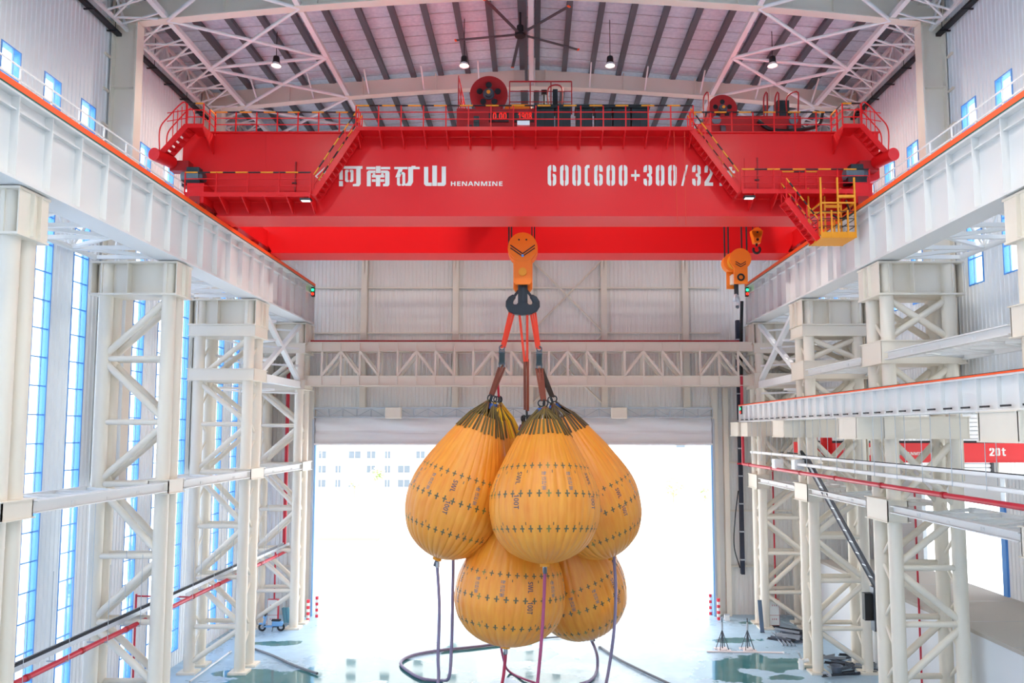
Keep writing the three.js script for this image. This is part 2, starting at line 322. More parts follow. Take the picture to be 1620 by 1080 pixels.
// ------------------------------------------------------------------ lattice towers
const TOWER_D = [22.1, 31.7, 40.9, 50.0];
const towerD = (side, i) => (i ? TOWER_D[i] : side < 0 ? 21.8 : 21.1), towerDep = (side, i) => (side < 0 && i < 2 ? 1.35 : 2.0);
const ORD = ['nearest', 'second', 'third', 'farthest'];
function tower(side, i) {
  const D0 = towerD(side, i), dep = towerDep(side, i), xi = side < 0 ? -16.2 : 15.75, xo = side < 0 ? -19.0 : 18.5, ci = side < 0 ? -15.75 : 15.3, co = side < 0 ? -19.5 : 19.0, zf = -(D0 + 0.33), zb = -(D0 + dep - 0.33);
  const t = thing('lattice_tower', 'cream tubular steel lattice tower, ' + ORD[i] + ' of the four along the ' + (side < 0 ? 'left' : 'right') + ' side', 'tower', V((xi + xo) / 2, 0, (zf + zb) / 2), 'lattice towers carrying the crane runway');
  const lo = Math.min(ci, co), hi = Math.max(ci, co), c0 = 19.35, c1 = 20.72, zn = -D0, zr = -(D0 + dep);
  for (const [x, z] of [[xi, zf], [xo, zf], [xi, zb], [xo, zb]]) { tube(t, 'leg', M.cream, V(x, 0.12, z), V(x, c0, z), 0.29, UC32); box(t, 'base_plate', M.cream, x - 0.5, x + 0.5, 0, 0.12, z - 0.42, z + 0.42); }
  // box head: plates, recessed webs, vertical stiffeners
  const h = part(t, 'head', V((xi + xo) / 2, c0, (zf + zb) / 2));
  box(h, 'top_plate', M.cream, lo - 0.05, hi + 0.05, c1, c1 + 0.08, zr - 0.05, zn + 0.05);
  box(h, 'bottom_plate', M.cream, lo - 0.05, hi + 0.05, c0 - 0.05, c0 + 0.03, zr - 0.05, zn + 0.05);
  box(h, 'web', M.cream, lo + 0.1, hi - 0.1, c0, c1, zn - 0.36, zn - 0.4); box(h, 'web', M.cream, lo + 0.1, hi - 0.1, c0, c1, zr + 0.36, zr + 0.4);
  for (const x of [lo, lerp(lo, hi, 0.12), lerp(lo, hi, 0.42), lerp(lo, hi, 0.88), hi]) { box(h, 'stiffener', M.cream, x - 0.02, x + 0.02, c0, c1, zn - 0.4, zn); box(h, 'stiffener', M.cream, x - 0.02, x + 0.02, c0, c1, zr, zr + 0.4); }
  for (const x of [lo, hi]) box(h, 'end_web', M.cream, x - 0.02, x + 0.02, c0, c1, zr + 0.4, zn - 0.4);
  for (const x of [xi, xo]) for (const z of [zf, zb]) tube(h, 'leg_stub', M.cream, V(x, c0, z), V(x, c1, z), 0.29);
  for (const zz of [-(D0 + dep * 0.38), -(D0 + dep * 0.62)]) box(h, 'end_stiffener', M.cream, Math.min(ci, ci - side * 0.16), Math.max(ci, ci - side * 0.16), c0, c1, zz - 0.02, zz + 0.02);
  // levels of the bracing
  const band = (y0, y1, nm) => { joined(t, nm, M.cream, [gbox(lo, hi, y0, y1, zn - 0.02, zn - 0.06), gbox(lo, hi, y0, y1, zr + 0.02, zr + 0.06), gbox(lo, lo + 0.04, y0, y1, zr, zn), gbox(hi - 0.04, hi, y0, y1, zr, zn), gbox(lo - 0.05, hi + 0.05, y0 - 0.04, y0, zr - 0.04, zn + 0.04), gbox(lo - 0.05, hi + 0.05, y1, y1 + 0.04, zr - 0.04, zn + 0.04)]); };
  const brace = (nm, x0, y0, x1, y1, z, r = 0.15) => tube(t, nm, M.cream, V(x0, y0, z), V(x1, y1, z), r);
  const tieBand = (y0, y1) => { const a = Math.min(ci, xi - (ci - xi)), b = Math.max(ci, xi - (ci - xi)); joined(t, 'tie_band', M.cream, [gbox(a, b, y0, y1, zn - 0.0, zn - 0.04), gbox(a, b, y0, y1, zr, zr + 0.04), gbox(a, a + 0.04, y0, y1, zr, zn), gbox(b - 0.04, b, y0, y1, zr, zn), gbox(a - 0.06, b + 0.06, y0 - 0.04, y0, zr - 0.06, zn + 0.06), gbox(a - 0.06, b + 0.06, y1, y1 + 0.04, zr - 0.06, zn + 0.06)]); };
  const X4 = [[zf, 0.15], [zb, 0.15]];
  let levels;
  if (side < 0) {
    levels = i >= 2 ? [18.7, 16.2, 13.7, 11.0, 8.0, 5.2, 2.5, 0.4] : [19.3, 16.5, 13.7, 11.0, 7.9, 5.1, 2.4, 0.3];
    if (i >= 2) { band(18.72, 19.3, 'band'); band(16.2, 16.8, 'band'); }
    for (let k = 0; k + 1 < levels.length; k++) for (const [z] of X4) { const up = k % 2 === 0; brace('diagonal_brace', xo, up ? levels[k + 1] + 0.1 : levels[k] - 0.1, xi, up ? levels[k] - 0.1 : levels[k + 1] + 0.1, z); if (k) brace('cross_brace', xo, levels[k], xi, levels[k], z, 0.13); }
    tieBand(10.62, 11.16);
  } else {
    if (i >= 2) band(18.72, 19.3, 'band'); band(16.3, 17.25, 'band'); band(13.0, 13.9, 'corbel_band'); tieBand(9.4, 10.3);
    for (const [a, b] of [[i >= 2 ? 18.6 : 19.2, 17.4], [16.2, 14.0], [12.9, 10.0]]) for (const [z] of X4) { brace('diagonal_brace', xi, a, xo, b, z); brace('diagonal_brace', xi, b, xo, a, z, 0.149); }
    levels = [9.7, 7.4, 5.0, 2.4, 0.3];
    for (let k = 0; k + 1 < levels.length; k++) for (const [z] of X4) { const dn = k % 2 === 0; brace('diagonal_brace', xi, dn ? levels[k + 1] + 0.1 : levels[k] - 0.1, xo, dn ? levels[k] - 0.1 : levels[k + 1] + 0.1, z); if (k) brace('cross_brace', xo, levels[k], xi, levels[k], z, 0.13); }
    // corbel reaching inwards under the lower runway
    joined(t, 'corbel', M.cream, [gbox(14.1, xi, 13.0, 13.9, zn - 0.05, zn - 0.1), gbox(14.1, xi, 13.0, 13.9, zr + 0.05, zr + 0.1), gbox(14.1, 14.15, 13.0, 13.9, zr, zn), gbox(14.05, xi, 12.95, 13.0, zr, zn), gbox(14.05, xi, 13.88, 13.92, zr, zn)]);
  }
  for (const x of [xi, xo]) for (let k = 0, y = 18.4; y > 1; y -= 1.35, k++) tube(t, 'lacing', M.cream, V(x, y, k % 2 ? zf : zb), V(x, y - 1.35, k % 2 ? zb : zf), 0.075, UC8);
}
for (const s of [-1, 1]) for (let i = 0; i < 4; i++) tower(s, i);
// ------------------------------------------------------------------ runway girders
function runway(side) {
  const s = side, xf = s < 0 ? -15.55 : 15.15, xw = xf + s * 0.28, xb = xf + s * 1.1, z0 = -8, z1 = -51.2, n = s < 0 ? 'left' : 'right';
  const mn = (a, b) => [Math.min(a, b), Math.max(a, b)];
  const t = thing('crane_runway', 'deep white crane runway girder with orange edge on the ' + n + ' towers', 'runway', V(xf, 20.85, -30));
  box(t, 'web', M.beam, ...mn(xw, xw + s * 0.05), 20.95, 23.5, z1, z0);
  box(t, 'bottom_flange', M.beam, ...mn(xf, xb), 20.85, 20.95, z1, z0);
  box(t, 'top_flange', M.beam, ...mn(xf - s * 0.02, xb), 23.44, 23.52, z1, z0);
  box(t, 'top_lip', M.beam, ...mn(xf + s * 0.1, xw), 23.0, 23.05, z1, z0);
  box(t, 'green_edge', M.green, ...mn(xf - s * 0.04, xf + s * 0.1), 23.52, 23.56, z1, z0);
  box(t, 'orange_edge', M.orangeLine, ...mn(xf - s * 0.05, xf + s * 0.12), 23.56, 23.76, z1, z0);
  box(t, 'crane_rail', M.steel, ...mn(xf + s * 0.5, xf + s * 0.62), 23.52, 23.68, z1, z0);
  box(t, 'catwalk', M.galv, ...mn(xb, xf + s * 1.75), 23.4, 23.5, z1, z0);
  for (let k = 0, D = 9; D < 51; D += 1.55, k++) box(t, 'stiffener', M.beam, ...mn(xf + s * 0.03, xw), 20.95, 23.44, -D - 0.02, -D + 0.02);
  box(t, 'end_plate', M.beam, ...mn(xf, xb), 20.85, 23.5, z1 - 0.04, z1);
  // hand rail of the catwalk
  const xr = xf + s * 1.2, h = part(t, 'hand_rail', V(xr, 23.5, -30));
  for (const y of [24.7, 25.15]) box(h, 'rail', M.white, xr - 0.025, xr + 0.025, y - 0.025, y + 0.025, z1, -8);
  for (let D = 9; D < 51; D += 1.55) box(h, 'post', M.white, xr - 0.025, xr + 0.025, 23.5, 25.15, -D - 0.025, -D + 0.025);
  // surge lattice towards the wall, one thing for each bay
  const xo = s < 0 ? -19.3 : 18.9, stops = [12.5, 22.1, 31.7, 40.9, 50.0];
  for (let b = 0; b < 4; b++) {
    const a = (b ? towerD(s, b - 1) + towerDep(s, b - 1) : stops[0] + 2) + 0.12, e = towerD(s, b) - 0.12, g = thing('surge_lattice', 'white horizontal lattice beside the ' + n + ' runway girder, ' + ['nearest', 'second', 'third', 'last'][b] + ' bay', 'lattice', V(xo, 20.9, -(a + e) / 2), 'surge lattices of the runways');
    tube(g, 'outer_chord', M.white, V(xo, 20.95, -a), V(xo, 20.95, -e), 0.12); tube(g, 'upper_chord', M.white, V(xo, 23.2, -a), V(xo, 23.2, -e), 0.1);
    const N = 5, L = (e - a) / N;
    for (let k = 0; k <= N; k++) { const D = a + k * L; bar(g, 'strut', M.white, V(xb, 20.95, -D), V(xo, 20.95, -D), 0.16); tube(g, 'post', M.white, V(xo, 20.95, -D), V(xo, 23.2, -D), 0.06, UC8); if (k < N) { bar(g, 'diagonal', M.white, V(k % 2 ? xb : xo, 20.97, -D), V(k % 2 ? xo : xb, 20.97, -D - L), 0.14); tube(g, 'upright_diagonal', M.white, V(xo, k % 2 ? 23.2 : 20.95, -D), V(xo, k % 2 ? 20.95 : 23.2, -D - L), 0.06, UC8); bar(g, 'sloping_strut', M.white, V(xb, 21.1, -D - L / 2), V(xo, 23.1, -D - L / 2), 0.1); } }
  }
  // signal light at the far end
  const sg = thing('signal_light', 'small green and red signal light at the far end of the ' + n + ' runway', 'signal', V(xf - s * 0.15, 23.0, -50.6), 'runway signal lights');
  box(sg, 'housing', M.black, xf - s * 0.08 - 0.1, xf - s * 0.08 + 0.1, 22.75, 23.4, -50.75, -50.5);
  const bl = (m, y, nm) => { const q = put(sg, nm, new THREE.SphereGeometry(0.1, 12, 8), m); q.position.set(xf - s * 0.08, y, -50.48).sub(org(sg)); };
  bl(M.sigGreen, 23.2, 'green_lamp'); bl(M.sigRed, 22.92, 'red_lamp');
}
runway(-1); runway(1);
// bracing in the last bay, below the runway
for (const s of [-1, 1]) {
  const n = s < 0 ? 'left' : 'right', x = s < 0 ? -16.2 : 15.75, a = -43.1, b = -50.0, xo = s < 0 ? -19.2 : 18.8;
  const t = thing('bay_bracing', 'white crossed bracing of the last bay under the ' + n + ' runway', 'bracing', V(x, 16.4, -46.5));
  bar(t, 'diagonal', M.white, V(x, 20.6, a), V(x, 16.8, b), 0.3, 0.25); bar(t, 'diagonal', M.white, V(x, 16.8, a), V(x, 20.6, b), 0.29, 0.24);
  bar(t, 'strut', M.white, V(x, 16.5, a), V(x, 16.5, b), 0.4, 0.45);
  for (const y of [20.2, 19.0, 17.8, 16.5, 15.9]) { bar(t, 'level_chord', M.white, V(xo, y, a), V(xo, y, b), 0.12); for (let k = 0; k < 3; k++) bar(t, 'level_diagonal', M.white, V(k % 2 ? x : xo, y, a - k * 2.3), V(k % 2 ? xo : x, y, a - (k + 1) * 2.3), 0.12); }
}
// tie beams between the towers with their flat lattices
function ties(side, yt, yb, name) {
  const s = side, x = s < 0 ? -15.9 : 15.5, xo = s < 0 ? -19.2 : 18.8, n = s < 0 ? 'left' : 'right', stops = [12.5, 22.1, 31.7, 40.9, 50.0];
  for (let b = 0; b < (name === 'at mid height' ? 4 : 3); b++) {
    const a = -((b ? towerD(s, b - 1) + towerDep(s, b - 1) : stops[0] + 2) + 0.16), e = -(towerD(s, b) - 0.16), g = thing('tie_beam', 'white horizontal tie beam with flat lattice between ' + n + ' towers, ' + name + ', ' + ['nearest', 'second', 'third', 'last'][b] + ' bay', 'beam', V(x, yb, (a + e) / 2), 'tie beams between the towers');
    joined(g, 'beam', M.beam, [gbox(x - 0.02, x + 0.02, yb, yt, e, a), gbox(x - 0.18, x + 0.18, yt - 0.04, yt, e, a), gbox(x - 0.18, x + 0.18, yb, yb + 0.04, e, a)]);
    box(g, 'outer_chord', M.beam, xo - 0.1, xo + 0.1, yb, yb + 0.25, e, a);
    const N = 4, L = (e - a) / N;
    for (let k = 0; k < N; k++) { const z = a + k * L; bar(g, 'lattice_strut', M.beam, V(x, yb + 0.15, z), V(xo, yb + 0.15, z), 0.2, 0.14); bar(g, 'lattice_diagonal', M.beam, V(k % 2 ? x : xo, yb + 0.15, z), V(k % 2 ? xo : x, yb + 0.15, z + L), 0.2, 0.12); bar(g, 'lattice_diagonal', M.beam, V(k % 2 ? xo : x, yb + 0.12, z), V(k % 2 ? x : xo, yb + 0.12, z + L), 0.16, 0.1); }
  }
}
ties(-1, 11.1, 10.7, 'at mid height'); ties(1, 10.12, 9.8, 'at mid height'); ties(1, 16.75, 16.4, 'under the runway');
// ------------------------------------------------------------------ lower runway on the right, with hangers, trays and pipe
{
  const x0 = 14.2, x1 = 15.1, z0 = -8, z1 = -50.2;
  const t = thing('small_crane_runway', 'white lower crane girder with ribs and thin orange line on the right', 'runway', V(14.6, 13.92, -30));
  box(t, 'web', M.beam, x0 + 0.16, x0 + 0.2, 13.98, 15.0, z1, z0); box(t, 'bottom_flange', M.beam, x0, x1, 13.92, 13.98, z1, z0); box(t, 'top_flange', M.beam, x0, x1, 14.98, 15.04, z1, z0);
  box(t, 'orange_edge', M.orangeLine, x0 - 0.02, x0 + 0.05, 15.04, 15.1, z1, z0); box(t, 'black_rail', M.dark, x0 + 0.3, x0 + 0.42, 15.04, 15.16, z1, z0); box(t, 'end_plate', M.beam, x0, x1, 13.92, 15.0, z1 - 0.04, z1);
  for (let D = 9; D < 50; D += 1.02) box(t, 'stiffener', M.beam, x0 + 0.01, x0 + 0.16, 13.98, 14.98, -D - 0.02, -D + 0.02);
  for (let D = 9.6; D < 50; D += 1.02) box(t, 'clip', M.dark, x0 - 0.03, x0 + 0.03, 14.04, 14.1, -D - 0.22, -D + 0.22);
  box(t, 'support_beam', M.cream, 14.25, 15.1, 12.95, 13.88, -50.9, -48.4);
  const s = thing('signal_light', 'small coloured signal light at the far end of the lower right runway', 'signal', V(14.15, 14.5, -49.4));
  box(s, 'housing', M.dark, 14.1, 14.2, 14.45, 15.0, -49.5, -49.3); box(s, 'green_lamp', M.sigGreen, 14.06, 14.1, 14.75, 14.88, -49.46, -49.34); box(s, 'red_lamp', M.sigRed, 14.06, 14.1, 14.52, 14.65, -49.46, -49.34);
  const tray = (nm, lab, y, x, mat, za, zb, w = 0.3) => { const g = thing(nm, lab, 'cable tray', V(x, y, (za + zb) / 2)); box(g, 'tray_bottom', mat, x - w / 2, x + w / 2, y, y + 0.03, zb, za); box(g, 'tray_side', mat, x - w / 2, x - w / 2 + 0.02, y, y + 0.14, zb, za); box(g, 'tray_side', mat, x + w / 2 - 0.02, x + w / 2, y, y + 0.14, zb, za); return g; };
  const u = tray('cable_tray', 'upper white cable tray hung below the lower right runway', 11.85, 14.6, M.white, -8, -48.6);
  tube(u, 'cable', M.dark, V(14.55, 11.95, -8), V(14.55, 11.95, -40), 0.07, UC8); tube(u, 'cable', M.dark, V(14.66, 11.95, -8), V(14.66, 11.95, -40), 0.05, UC8);
  const v = tray('cable_tray', 'lower white cable tray hung below the lower right runway', 11.42, 14.6, M.white, -8, -40.2);
  for (let D = 10; D < 48; D += 1.9) { tube(u, 'hanger_rod', M.galv, V(14.42, 11.4, -D), V(14.42, 13.92, -D), 0.012, UC8); tube(u, 'hanger_rod', M.galv, V(14.78, 11.4, -D), V(14.78, 13.92, -D), 0.012, UC8); }
  for (const [D, y] of [[40.2, 11.45], [43.5, 11.35]]) { const q = thing('junction_box', 'white electrical junction box at the end of the right cable trays, ' + (D < 42 ? 'nearer' : 'farther') + ' one', 'box', V(14.6, y, -D)); box(q, 'casing', M.white, 14.35, 14.85, y - 0.25, y + 0.3, -D - 0.4, -D + 0.2); box(q, 'lid', M.galv, 14.33, 14.35, y - 0.2, y + 0.25, -D - 0.36, -D + 0.16); }
  const p = thing('fire_pipe', 'pink-red fire main running along the right side below the trays', 'pipe', V(14.5, 11.05, -30));
  tube(p, 'pipe_run', M.redPipe, V(14.5, 11.05, -8), V(14.5, 11.05, -50.4), 0.1); tube(p, 'riser', M.redPipe, V(14.5, 11.05, -50.4), V(14.5, 17.2, -50.4), 0.1);
  for (let D = 12; D < 50; D += 4.6) { tube(p, 'coupling', M.redDark, V(14.5, 11.05, -D), V(14.5, 11.05, -D - 0.16), 0.125); }
  const dn = thing('fire_pipe', 'thin red drop pipe by the farthest right tower', 'pipe', V(17.0, 0, -51.9)); tube(dn, 'pipe_run', M.redPipe, V(17.0, 1.5, -51.9), V(17.0, 11, -51.9), 0.06, UC8); tube(dn, 'elbow', M.redPipe, V(14.5, 11, -51.9), V(17.0, 11, -51.9), 0.06, UC8);
  const d2 = thing('fire_pipe', 'thin red drop pipe in front of the raised platform wall', 'pipe', V(19.25, 0, -37.0)); tube(d2, 'pipe_run', M.redPipe, V(19.25, 0.4, -37.0), V(19.25, 11, -37.0), 0.05, UC8); tube(d2, 'bracket', M.galv, V(19.25, 3, -37.0), V(19.45, 3, -37.0), 0.03, UC8);
  const d3 = thing('fire_pipe', 'short red drop pipe on the platform wall end', 'pipe', V(24.8, 4.62, -51)); tube(d3, 'pipe_run', M.redPipe, V(24.8, 4.7, -50.6), V(24.8, 9.5, -50.6), 0.07, UC8); tube(d3, 'bracket', M.galv, V(24.8, 7, -50.6), V(24.98, 7, -50.6), 0.03, UC8);
  // sloping dark cable ladder
  const a = V(14.9, 11.9, -40.0), e = V(16.9, 5.6, -36.2), L = thing('cable_ladder', 'dark grey cable ladder sloping down between the right towers', 'cable ladder', V(16.9, 4.0, -36.2));
  const w = V(0, 0.0, 0.32);
  bar(L, 'ladder_rail', M.steel, a.clone().add(w), e.clone().add(w), 0.06, 0.16); bar(L, 'ladder_rail', M.steel, a.clone().sub(w), e.clone().sub(w), 0.06, 0.16);
  bar(L, 'ladder_floor', M.steel, a, e, 0.03, 0.6, V(0, 0, 1));
  for (let k = 1; k < 12; k++) bar(L, 'rung', M.galv, L3(a, e, k / 12).sub(w), L3(a, e, k / 12).add(w), 0.05);
  box(L, 'drop_section', M.steel, 16.6, 17.1, 3.6, 5.7, -36.5, -36.1); box(L, 'switch_box', M.black, 16.2, 16.6, 4.1, 5.4, -36.5, -36.2);
  // coiled cable drooping off the tray
  sweep(L, 'cable', M.black, [V(14.6, 11.9, -39.5), V(14.7, 12.2, -40), V(15.0, 11.9, -40.2), V(15.2, 11.5, -39.9)], 0.07, 20, 6);
}
// left side pipe and tray
{
  const x = -17.0, p = thing('fire_pipe', 'red fire main along the left towers with couplings', 'pipe', V(x, 5.1, -38));
  tube(p, 'pipe_run', M.redPipe, V(x, 5.05, -14), V(x, 5.05, -51.6), 0.1); for (let D = 16; D < 51; D += 3) tube(p, 'coupling', M.redDark, V(x, 5.05, -D), V(x, 5.05, -D - 0.14), 0.12);
  const r = thing('fire_pipe', 'red riser pipe beside the farthest left tower', 'pipe', V(-17.5, 5, -51.9)); tube(r, 'pipe_run', M.redPipe, V(-17.5, 5.2, -51.9), V(-17.5, 18.5, -51.9), 0.13); tube(r, 'flange', M.redDark, V(-17.5, 5.2, -51.9), V(-17.5, 5.4, -51.9), 0.19);
  const q = thing('fire_pipe', 'thin red drop pipe to the left fire cabinet', 'pipe', V(-18.1, 1, -51.9)); tube(q, 'pipe_run', M.redPipe, V(-18.1, 1.2, -51.9), V(-18.1, 4.9, -51.9), 0.06, UC8); tube(q, 'elbow', M.redPipe, V(-18.1, 4.9, -51.9), V(-17.1, 5.05, -51.9), 0.06, UC8);
  const q2 = thing('fire_pipe', 'thin red drop pipe behind the second left tower', 'pipe', V(-19.8, 1, -37)); tube(q2, 'pipe_run', M.redPipe, V(-19.8, 0.3, -37), V(-19.8, 5.2, -37), 0.05, UC8); tube(q2, 'elbow', M.redPipe, V(-19.8, 5.1, -37), V(-17.1, 5.05, -37), 0.04, UC8);
  const t = thing('cable_tray', 'grey cable tray with black cables along the left towers', 'cable tray', V(-17.3, 5.4, -38));
  box(t, 'tray_bottom', M.galv, -17.5, -17.1, 5.35, 5.38, -51.8, -14); box(t, 'tray_side', M.galv, -17.12, -17.1, 5.35, 5.52, -51.8, -14); box(t, 'tray_side', M.galv, -17.5, -17.48, 5.35, 5.52, -51.8, -14);
  for (const dx of [0.08, 0.18, 0.28]) tube(t, 'cable', M.black, V(-17.5 + dx, 5.46, -14), V(-17.5 + dx, 5.46, -44), 0.045, UC8);
  for (let D = 15; D < 52; D += 2.4) { tube(t, 'hanger_rod', M.galv, V(-17.5, 5.0, -D), V(-17.5, D % 4 < 2 ? 10.6 : 8.2, -D), 0.012, UC8); bar(t, 'hanger_bar', M.galv, V(-17.6, 5.0, -D), V(-16.8, 5.0, -D), 0.05); tube(t, 'hanger_rod', M.galv, V(-16.8, 5.0, -D), V(-16.8, 8.0, -D), 0.012, UC8); }
  for (const [s, n, xx] of [[-1, 'left', -20.1], [1, 'right', 19.7]]) {
    const w = thing('wall_cable_tray', 'dark cable tray high on the ' + n + ' wall below the eaves', 'cable tray', V(xx, 32.5, -35)); box(w, 'tray_bottom', M.dark, xx - 0.12, xx + 0.12, 32.4, 32.44, -53.5, -18); box(w, 'tray_side', M.dark, xx - s * 0.12 - 0.02, xx - s * 0.12 + 0.02, 32.4, 32.55, -53.5, -18);
    for (let D = 19; D < 53; D += 1.8) box(w, 'bracket', M.dark, Math.min(xx - s * 0.3, xx + s * 0.25), Math.max(xx - s * 0.3, xx + s * 0.25), 32.34, 32.4, -D - 0.03, -D + 0.03);
    for (let D = 19; D < 53; D += 3.6) tube(w, 'hanger_rod', M.dark, V(xx - s * 0.15, 32.4, -D), V(xx - s * 0.15, 34.2, -D), 0.015, UC8);
  }
}
// black service duct on the far wall
{
  const d = thing('service_duct', 'black vertical cable duct right of the far doorway', 'duct', V(15.0, 2, ZF + 0.5)); box(d, 'duct_body', S(0x2a3040, 0.6), 15.05, 15.3, 3, 21.5, ZF + 0.35, ZF + 0.7); for (let y = 4; y < 21; y += 2) box(d, 'clamp', M.galv, 15.0, 15.35, y, y + 0.1, ZF + 0.33, ZF + 0.72); sweep(d, 'cable', M.black, [V(14.9, 9, ZF + 0.8), V(14.6, 7, ZF + 0.9), V(14.5, 5, ZF + 0.9), V(14.9, 3.5, ZF + 0.8)], 0.04, 30, 6);
  const e = thing('service_duct', 'black vertical duct left of the far doorway behind the tower', 'duct', V(-16.7, 2, ZF + 0.6)); box(e, 'duct_body', M.dark, -17.4, -17.2, 0.5, 20, ZF + 0.5, ZF + 0.8); for (let y = 2; y < 20; y += 2) box(e, 'clamp', M.galv, -17.44, -17.16, y, y + 0.1, ZF + 0.48, ZF + 0.82);
  const b = thing('wall_cable', 'black cable hose hanging down from the right runway end', 'cable', V(14.9, 17, -52)); sweep(b, 'cable_run', M.black, [V(15.0, 22.6, -51.6), V(14.95, 20, -51.8), V(14.95, 18, -52), V(15.0, 16.4, -52.2)], 0.12, 20, 8); box(b, 'clamp', M.galv, 14.8, 15.1, 18, 18.15, -52.2, -51.8);
}
// ------------------------------------------------------------------ cross truss at the far end
{
  const t = thing('cross_truss', 'cream box truss girder spanning between the farthest towers', 'truss', V(XC, 16.5, -50.9)), x0 = -16, x1 = 15.6;
  for (const z of [-50.4, -51.6]) {
    for (const [a, b, nm] of [[18.85, 19.5, 'top_chord'], [16.45, 17.15, 'bottom_chord']]) joined(t, nm, M.cream, [gbox(x0, x1, a, b, z - 0.02, z + 0.02), gbox(x0, x1, b - 0.04, b, z - 0.14, z + 0.14), gbox(x0, x1, a, a + 0.04, z - 0.14, z + 0.14)]);
    const N = 24, st = (x1 - x0) / N;
    for (let i = 0; i <= N; i++) { const x = x0 + i * st; bar(t, 'post', M.cream, V(x, 17.1, z), V(x, 18.9, z), 0.13); box(t, 'chord_stiffener', M.cream, x - 0.02, x + 0.02, 16.49, 17.11, z + 0.02, z + 0.13); box(t, 'chord_stiffener', M.cream, x - 0.02, x + 0.02, 18.89, 19.46, z + 0.02, z + 0.13); if (i < N && i % 4 !== 2 - 0 && i % 4 !== 0) bar(t, 'diagonal', M.cream, V(x, i % 4 === 1 ? 17.15 : 18.85, z), V(x + st, i % 4 === 1 ? 18.85 : 17.15, z), 0.16); else if (i < N && i % 4 === 2) bar(t, 'diagonal', M.cream, V(x, 18.85, z), V(x + st, 17.15, z), 0.16); }
    }
  for (let x = x0 + 1; x < x1; x += 2.6) { bar(t, 'cross_tie', M.cream, V(x, 17.1, -50.4), V(x + 1.2, 17.1, -51.6), 0.1); bar(t, 'cross_tie', M.cream, V(x, 18.9, -50.4), V(x + 1.2, 18.9, -51.6), 0.1); }
  box(t, 'red_rail', M.redDark, x0 + 0.5, x1 - 1.2, 19.5, 19.62, -50.5, -50.35);
}
// ------------------------------------------------------------------ roof frames, bracing, lamps and fan
const frameBot = (x) => { const u = Math.min(1, Math.abs(x - XC) / 19.3); return 34.45 - 1.45 * Math.pow(u, 1.5); };
function roofFrame(D, lab) {
  const t = thing('roof_frame', lab, 'frame', V(XC, 0, -D)), N = 28, g = [], dep = 1.15;
  const pts = []; for (let i = 0; i <= N; i++) { const x = lerp(-19.3, 18.9, i / N); pts.push([x, frameBot(x)]); }
  const o = V(XC, 0, -D);
  const sh = new THREE.Shape(); pts.forEach((p, i) => (i ? sh.lineTo(p[0] - o.x, p[1]) : sh.moveTo(p[0] - o.x, p[1]))); [...pts].reverse().forEach((p) => sh.lineTo(p[0] - o.x, Math.min(p[1] + dep, lerp(ROOF_R, ROOF_E, Math.abs(p[0] - XC) / 20.2) - 0.3)));
  const web = new THREE.ExtrudeGeometry(sh, { depth: 0.04, bevelEnabled: false }); put(t, 'rafter_web', web, M.cream);
  for (let i = 0; i < N; i++) g.push(gbar(V(pts[i][0], pts[i][1] + 0.02, -D), V(pts[i + 1][0], pts[i + 1][1] + 0.02, -D), 0.5, 0.06));
  joined(t, 'rafter_flange', M.cream, g);
  for (const x of [-15, -10.5, -6, -1.2, 0.8, 5.6, 10, 14.6]) box(t, 'rafter_stiffener', M.cream, x - 0.03, x + 0.03, frameBot(x), frameBot(x) + 1.1, -D + 0.02, -D + 0.2);
  for (const s of [-1, 1]) {
    const xi = s < 0 ? -19.1 : 18.75, xo = s < 0 ? XL + 0.15 : XR - 0.15;
    joined(t, 'column', M.cream, [gbox(Math.min(xi, xo), Math.max(xi, xo), 11, 34.0, -D - 0.03, -D + 0.03), gbox(xi - 0.04, xi + 0.04, 11, 33.0, -D - 0.3, -D + 0.3), gbox(xo - 0.04, xo + 0.04, 11, 34.2, -D - 0.3, -D + 0.3)]);
    for (const y of [33.0, 34.0, 29.8]) box(t, 'column_stiffener', M.cream, Math.min(xi, xo), Math.max(xi, xo), y - 0.03, y + 0.03, -D - 0.25, -D + 0.25);
    // side rails of the wall near the column
    for (let y = 21; y < 34; y += 1.7) box(t, 'girt_bracket', M.cream, Math.min(xo, xo + s * 0.1), Math.max(xo, xo + s * 0.1), y - 0.05, y + 0.05, -D + 0.3, -D + 0.75);
  }
  return t;
}
roofFrame(24.5, 'cream arched roof frame nearest the camera above the view');
roofFrame(34.0, 'cream arched roof frame in front of the ceiling fan'); roofFrame(43.5, 'cream arched roof frame behind the crane drums'); roofFrame(53.0, 'cream arched roof frame against the far gable wall');
